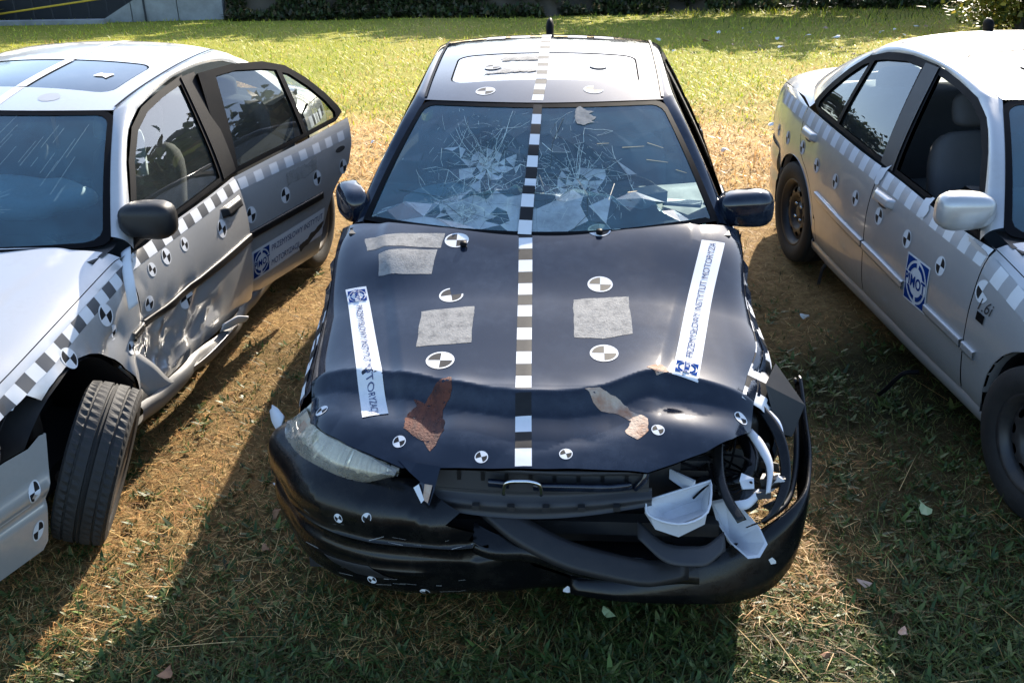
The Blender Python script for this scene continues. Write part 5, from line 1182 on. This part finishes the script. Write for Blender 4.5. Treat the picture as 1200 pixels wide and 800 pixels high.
# fallen leaves and scraps one can pick out
def fallen(px, py, s, mat, label, name='fallen_leaf', cat='leaf', group='fallen leaves on the grass', seed=0, rise=.035):
    r = np.random.default_rng(seed); n = 10; V = []
    for k in range(n):
        a = 2 * math.pi * k / n; rr = s * (.55 + .45 * abs(math.cos(a))) * r.uniform(.85, 1.15); V.append((rr * math.cos(a), rr * .7 * math.sin(a), .010 * math.sin(2 * a + seed) + r.normal() * .003))
    V.append((0, 0, .012)); F = [(k, (k + 1) % n, n) for k in range(n)]
    o = obj(name, V, F, mat, None, smooth=False); o.location = (px, py, float(zat(np.array([px]), np.array([py]))[0]) + rise); o.rotation_euler = (r.uniform(-.4, .4), r.uniform(-.4, .4), r.uniform(0, 6)); tag(o, label, cat, group)
M['leafpink'] = MAT('dry_leaf_pinkish', (.42, .27, .20), .6, base2=(.30, .17, .10), b2scale=30); M['leafbrown'] = MAT('dry_leaf_brown', (.24, .12, .06), .7, base2=(.15, .07, .035), b2scale=30); M['leafpale'] = MAT('pale_green_leaf', (.30, .36, .18), .5)
M['scrap'] = MAT('white_scrap', (.62, .62, .60), .5); M['petal'] = MAT('yellow_petal', (.75, .52, .03), .5)
# ------------------------------------------------------------------ leaves and litter
for k, (px, py, s, m_, lb) in enumerate(((1.29, 2.72, .030, 'leafpink', 'pinkish dry leaf in the sunlit strip by the right edge shadow'), (1.23, 2.97, .028, 'leafpink', 'pale brown leaf in the sunny strip beside the torn bumper flap'), (.32, 2.85, .034, 'leafpale', 'pale green leaf lying flat in the shade below the crushed bumper'),
        (-1.14, 2.60, .045, 'leafbrown', 'curled brown leaf at the bottom edge on the left'), (-.94, 3.46, .028, 'leafbrown', 'brown leaf beside the left end of the black bumper'), (-.28, 3.04, .032, 'leafbrown', 'brown leaf under the middle of the black bumper'),
        (1.61, 3.42, .050, 'leafpale', 'large pale green leaf among weeds near the right front wheel'), (1.0, 2.62, .024, 'leafbrown', 'small brown leaf in shade at bottom right of the black car'), (-.94, 3.23, .024, 'leafbrown', 'small brown leaf in the shade left of the black bumper'))):
    fallen(px, py, s, M[m_], lb, seed=k)
for k, (px, py, s, lb) in enumerate(((-.97, 3.64, .022, 'white scrap of plastic beside the black car headlamp corner'), (1.60, 5.22, .026, 'white scrap in the shade beside the silver car sill'), (2.34, 9.23, .05, 'white scrap on dry grass behind the right silver car'), (1.76, 8.39, .035, 'white scrap on straw behind the black car roof'), (-1.15, 8.8, .035, 'white scrap on the grass behind the left car door'))):
    fallen(px, py, s, M['scrap'], lb, 'plastic_scrap', 'scrap', 'white scraps on the grass', 20 + k)
fl = bpy.data.objects.new('dandelion', None); COL.objects.link(fl); fl.location = (-.62, 3.05, 0); tag(fl, 'single yellow dandelion flower in the shaded grass', 'flower')
tube('stem', [(0, 0, 0), (.004, 0, .03), (0, 0, .055)], .0018, M['leafpale'], fl, n=6)
V, F = [], []
for k in range(18):
    a = k * .349; t = (k % 3) * .12 + .15; d_ = np.array([math.cos(a), math.sin(a), 0]); q_ = np.array([-math.sin(a), math.cos(a), 0]) * .004; i0 = len(V); tip = d_ * .020 * math.cos(t) + np.array([0, 0, .056 + .02 * math.sin(t)]); V += [np.array([0, 0, .054]) - q_ * .5, np.array([0, 0, .054]) + q_ * .5, tip + q_, tip - q_]; F.append((i0, i0 + 1, i0 + 2, i0 + 3))
obj('flower_head', V, F, M['petal'], fl, smooth=False)
# rubbish and clods on the rough strip at the far right
r = np.random.default_rng(5)
for k in range(26):
    y_ = r.uniform(12.5, 20); x_ = y_ * r.uniform(.14, .40) + r.normal() * .3; s = r.uniform(.03, .085)
    fallen(float(x_), float(y_), float(s), M['scrap'] if r.random() < .6 else M['leafpink'], 'pale litter scattered on the rough ground far right', 'litter', 'litter', 'pale litter on the rough ground', 100 + k, .04)
# ------------------------------------------------------------------ the far edge: bank, concrete ramp wall, stair rails, trees
M['concrete'] = MAT('weathered_concrete', (.36, .36, .35), .85, base2=(.25, .25, .24), b2scale=2.5, dirt=(.12, .11, .09), amt=.5, dscale=1.5, bump=.2)
M['darkwall'] = MAT('dark_panel', (.022, .024, .030), .6, dirt=(.06, .06, .06), amt=.4)
M['yellow'] = MAT('yellow_paint', (.70, .45, .03), .5, dirt=(.2, .15, .06), amt=.5)
M['bark'] = MAT('bark', (.055, .043, .032), .9, base2=(.10, .085, .065), b2scale=14, bump=.6, bscale=30)
M['redpaint'] = MAT('faded_red_paint', (.35, .07, .06), .6); M['earth'] = MAT('bank_earth', (.060, .050, .032), .95, base2=(.12, .092, .058), b2scale=1.3, bump=.6, bscale=12)
def bbase(a): a = np.asarray(a, float); return np.interp(a, [-60, -6.9, -6.2, 0, 9, 60], [26.4, 26.2, 24.9, 24.4, 25.2, 27]) + (1.5 * (fbm(a, 0 * a, .45, 61) - .5) + .8 * (fbm(a, 0 * a, 1.7, 63) - .5)) * sst((a + 6.6) / 1.5)
def bank(a, b):
    base = bbase(a); st = np.interp(a, [-60, -7, 3, 9, 60], [.75, .75, .62, .20, .15])
    return np.stack([a, base + b, G(a, base) - .05 + st * 4.5 * (1 - np.exp(-b / 4.5)) * sst(b / .8) + .12 * (fbm(a, b, .8, 71) - .5) * np.minimum(b, 1)], -1)
B = grid('bank', bank, np.r_[np.linspace(-60, -8, 30), np.linspace(-7.5, 14, 130), np.linspace(15, 60, 24)], np.r_[np.linspace(0, 6, 25), np.linspace(7, 26, 10)], M['earth'], None); B['kind'] = 'structure'
def leaves(name, mat, P, s, r, pal, var=.25, parent=None, kind='stuff'):
    n = len(P); o = bladed(name, mat, P, s * r.uniform(.7, 1.3, n) * 2, s * r.uniform(.25, .45, n) * 2, r.uniform(-.6, 2.2, n), r.uniform(0, 6.28, n), cols(r, n, pal, var), bend=.2)
    if parent is not None: o.parent = parent
    if not kind: del o['kind']
    return o
DK = np.array([(.030, .048, .014), (.045, .068, .018), (.065, .078, .026), (.085, .070, .036)]); MG = np.array([(.045, .075, .015), (.065, .095, .02), (.09, .12, .025)]); YL = np.array([(.22, .22, .03), (.30, .26, .04), (.14, .17, .03), (.08, .11, .025), (.38, .30, .05)])
r = np.random.default_rng(41)
n = 42000; x = r.uniform(-6.7, 12, n); b_ = np.abs(r.normal(size=n)) * .8; P = bank(x, b_); k = fbm(x, b_, 1.1, 77) > .36; P = P[k]; P[:, 2] += r.uniform(-.02, .22, len(P)); P[:, 1] -= r.uniform(0, .35, len(P))
leaves('ivy', M['leaf'], P, .055, r, DK)
n = 12000; x = r.uniform(2.5, 22, n); b_ = r.uniform(2.4, 9, n); P = bank(x, b_); P[:, 2] += r.uniform(0, 1, n) ** 2 * 2.6 * fbm(x, b_, .5, 79) * 1.6
leaves('undergrowth', M['leaf'], P, .13, r, DK)
# rough grass tufts along the edge
n = 3000; x = r.uniform(3.5, 12, n); y = np.interp(x, [0, 9, 60], [24.4, 25.2, 27]) - np.abs(r.normal(size=n)) * 2.2; k = fbm(x, y, .7, 91) > .42; x, y = x[k], y[k]; n = len(x)
bladed('rough_grass', M['blade'], np.c_[x, y, zat(x, y)], r.uniform(.08, .22, n), r.uniform(.004, .009, n), r.uniform(.1, .9, n), r.uniform(0, 6.28, n), cols(r, n, np.concatenate([YG, MG]), .25))
def tree(x, y, h, rad, cr, label, cat, group, seed, pal=DK, nl=2200, ls=.14, lean=0., name='tree', cbase=.45, stems=1):
    r = np.random.default_rng(seed); z = float(G(np.array([x]), np.array([min(y, 60)]))[0]); 
    if y > 25.5: z = float(bank(np.array([x]), np.array([max(0, y - float(bbase(x)))]))[0, 2])
    t = bpy.data.objects.new(name, None); COL.objects.link(t); t.location = (x, y, z); tag(t, label, cat, group)
    tips = []
    for s in range(stems):
        bx = r.normal() * .12 * (stems > 1), r.normal() * .12 * (stems > 1); tx, ty = bx[0] * 3 + lean * h + r.normal() * .04 * h, bx[1] * 3 + r.normal() * .04 * h
        pts = [(bx[0] + tx * q * q + r.normal() * .02, bx[1] + ty * q * q + r.normal() * .02, -.2 + q * h * .85) for q in (0, .2, .4, .6, .8, 1)]
        tr = tube('trunk', pts, [rad * 1.35, rad, rad * .85, rad * .65, rad * .4, rad * .15], M['bark'], t, n=9, sub=3)
        for k in range(6 if stems == 1 else 3):
            q = r.uniform(cbase, .9); p0 = np.array([np.interp(q, (0, .2, .4, .6, .8, 1), [p[i] for p in pts]) for i in range(3)]); a = r.uniform(0, 6.28); L = cr * r.uniform(.6, 1.0); d_ = np.array([math.cos(a), math.sin(a), .55]) * L
            tube('limb', [p0, p0 + d_ * .5 + np.array([0, 0, .05 * L]), p0 + d_], [rad * .4, rad * .25, rad * .06], M['bark'], t, n=6, sub=3); tips += [p0 + d_, p0 + d_ * .6]
        tips.append(np.array(pts[-1]))
    C_ = np.array(tips + [np.array([r.normal() * cr * .55, r.normal() * cr * .55, h * r.uniform(cbase + .05, .98)]) for _ in range(12)])
    k = r.integers(0, len(C_), nl); P = C_[k] + r.normal(size=(nl, 3)) * cr * np.array([.24, .24, .18]) * r.uniform(.6, 1.3, len(C_))[k][:, None]; P[:, 2] = np.maximum(P[:, 2], .05)
    leaves('crown', M['leaf'], P, ls, r, pal, .3, t, None); return t
tr_ = [(4.85, 25.6, 5.2, .085, 1.5), (5.75, 25.9, 5.4, .10, 1.6), (6.15, 26.6, 4.9, .07, 1.3), (7.3, 26.2, 5.0, .11, 1.7), (7.9, 27.0, 5.6, .12, 1.7), (9.3, 26.8, 5.0, .09, 1.5), (11.2, 30.5, 5.6, .12, 1.9), (13.5, 31, 5.6, .12, 2.0), (2.9, 31.5, 4.6, .10, 1.7)]
lb_ = ['thin tree trunk nearest the middle of the far field edge', 'dark tree trunk second from the middle at the field edge', 'slender trunk just right of the darker second trunk', 'stout trunk standing left of a pair in the shade', 'stout trunk right of a pair in the deep shade', 'thin trunk standing left of the yellowish shrub', 'trunk behind the yellowish shrub at the far right', 'trunk farthest right beyond the yellowish shrub', 'tree on top of the ivy bank behind the black car']
for k, (a, q) in enumerate(zip(tr_, lb_)): tree(*a, q, 'tree', 'trees along the far edge of the field', 300 + k, nl=2600, ls=.15)
bt = [(-22, 33, 5.4, .14, 2.2), (-17, 34, 5.0, .14, 2.2), (-13, 33, 5.0, .13, 2.1), (-9.5, 32.5, 4.6, .12, 2.0), (-6, 32, 4.2, .12, 2.0), (-2.5, 31.6, 4.0, .12, 2.0), (.4, 32, 4.2, .12, 1.9)]
for k, a in enumerate(bt): tree(*a, ['tree at the far left end of the bank', 'second tree from the left end of the bank', 'tree above the stairs on the bank', 'tree above the concrete ramp wall', 'tree on the bank just right of the ramp wall', 'tree on the bank left of the black car roof', 'tree on the bank straight behind the black car'][k], 'tree', 'trees on the bank', 330 + k, nl=2000, ls=.19)
for k, (x_, y_, h_, c_) in enumerate(((-17, 16, 7.5, 2.6), (-21, 20, 9, 3.0), (-15.5, 23, 6.5, 2.4), (-24, 12, 8, 3), (-26, 27, 9, 3.2))): tree(x_, y_, h_, .18, c_, ['tall tree left of the field nearest the cars', 'tall tree in the middle of the left edge of the field', 'smallest tree of the row left of the field', 'tree farthest out to the left of the field', 'tallest tree at the far end of the row left of the field'][k], 'tree', 'trees left of the field', 350 + k, MG, 2600, .22)
for k, (x_, y_, h_, c_) in enumerate(((14, 19, 8.5, 2.6), (17.5, 22.5, 9, 2.8), (18.5, 17, 9, 2.8), (21, 26, 9.5, 3.0), (16, 14, 8, 2.4))): tree(x_, y_, h_, .18, c_, ['tall tree right of the field nearest the shrubs', 'tall tree behind the nearest one right of the field', 'broad tree at the right side of the field', 'tallest tree at the far right corner of the field', 'tree right of the field closest to the cars'][k], 'tree', 'trees right of the field', 390 + k, DK, 3400, .24)
tree(8.35, 17.9, 2.4, .035, 1.0, 'yellowish leafy shrub at the far right of the field', 'shrub', None, 371, YL, 11000, .05, name='shrub', cbase=.03, stems=5)
tree(10.0, 19.5, 3.2, .04, .9, 'dark green shrub behind the yellowish one', 'shrub', None, 372, MG, 4500, .075, name='shrub', cbase=.12, stems=4)
# concrete ramp wall
w_ = bpy.data.objects.new('ramp_wall', None); COL.objects.link(w_); w_.location = (-6.55, 25.35, -1.75); tag(w_, 'grey concrete ramp wall sloping down to the left behind the field', 'wall')
V = [(0, 0, 0), (0, 0, 1.55), (-2.75, -.5, .02), (-2.75, -.5, 0), (0, .25, 0), (0, .25, 1.55), (-2.75, -.25, .02), (-2.75, -.25, 0)]; V = [(a + .0, b, c_ + (0.12 if i in (1, 2, 5, 6) else 0)) for i, (a, b, c_) in enumerate(V)]
def slab(x0, x1):
    f_ = lambda x: (x / -2.75); q = []
    for x in (x0, x1): q += [(x, -.5 * f_(x), -.1), (x, -.5 * f_(x), .14 + 1.55 * (1 - f_(x))), (x, -.5 * f_(x) + .25, .14 + 1.55 * (1 - f_(x))), (x, -.5 * f_(x) + .25, -.1)]
    return q, [(0, 1, 2, 3), (7, 6, 5, 4), (0, 4, 5, 1), (1, 5, 6, 2), (2, 6, 7, 3), (3, 7, 4, 0)]
for x0, x1 in ((0, -.98), (-1.0, -1.98), (-2.0, -2.75)): obj('wall_panel', *slab(x0, x1), M['concrete'], w_, smooth=False)
# stair flight with dark side and two yellow rails
sr = bpy.data.objects.new('stair_railing', None); COL.objects.link(sr); sr.location = (-11.6, 25.0, -1.62); tag(sr, 'black stair railing with two yellow handrails at the far left', 'railing')
for k in range(9): v, f = box((k * .42, .05 * 0, .30 + .05 * k), (.035, .035, .62 + .1 * k)); obj('post', v, f, M['darkwall'], sr, smooth=False)
for z0 in (.20, .50, .80): tube('handrail', [(-.15, -.03, z0), (1.6, -.03, z0 + .22), (3.5, -.03, z0 + .46)], .022, M['yellow'], sr, n=8, sub=2)
v, f = box((0, 0, .75), (5.6, .2, 1.9)); o = obj('side_wall', v, f, M['darkwall'], None, smooth=False); o.location = (-10.6, 26.1, -1.75); tag(o, 'dark side wall of the stairs behind the yellow rails', 'wall')
fc = bpy.data.objects.new('picket_fence', None); COL.objects.link(fc); fc.location = (-12.4, 24.55, -1.6); tag(fc, 'low faded red picket fence at the far left edge', 'fence')
for k in range(12): v, f = box((k * .13 - .6, 0, .25), (.05, .025, .55)); obj('picket', v, f, M['redpaint'] if k % 2 else M['gplastic'], fc, smooth=False)
for z0 in (.12, .38): v, f = box((.1, .03, z0), (1.7, .025, .04)); obj('rail', v, f, M['redpaint'], fc, smooth=False)
v, f = box((0, 0, 0), (4.6, .18, .14)); kb = obj('kerb', v, f, M['concrete'], None, smooth=False); kb.location = (-11.3, 24.5, -1.54); tag(kb, 'pale concrete kerb along the foot of the stairs', 'kerb')
tree(-12.5, 25.6, 1.5, .03, .5, 'yellow green bush behind the red picket fence', 'bush', None, 380, YL, 1500, .06, name='bush', cbase=.1, stems=4)
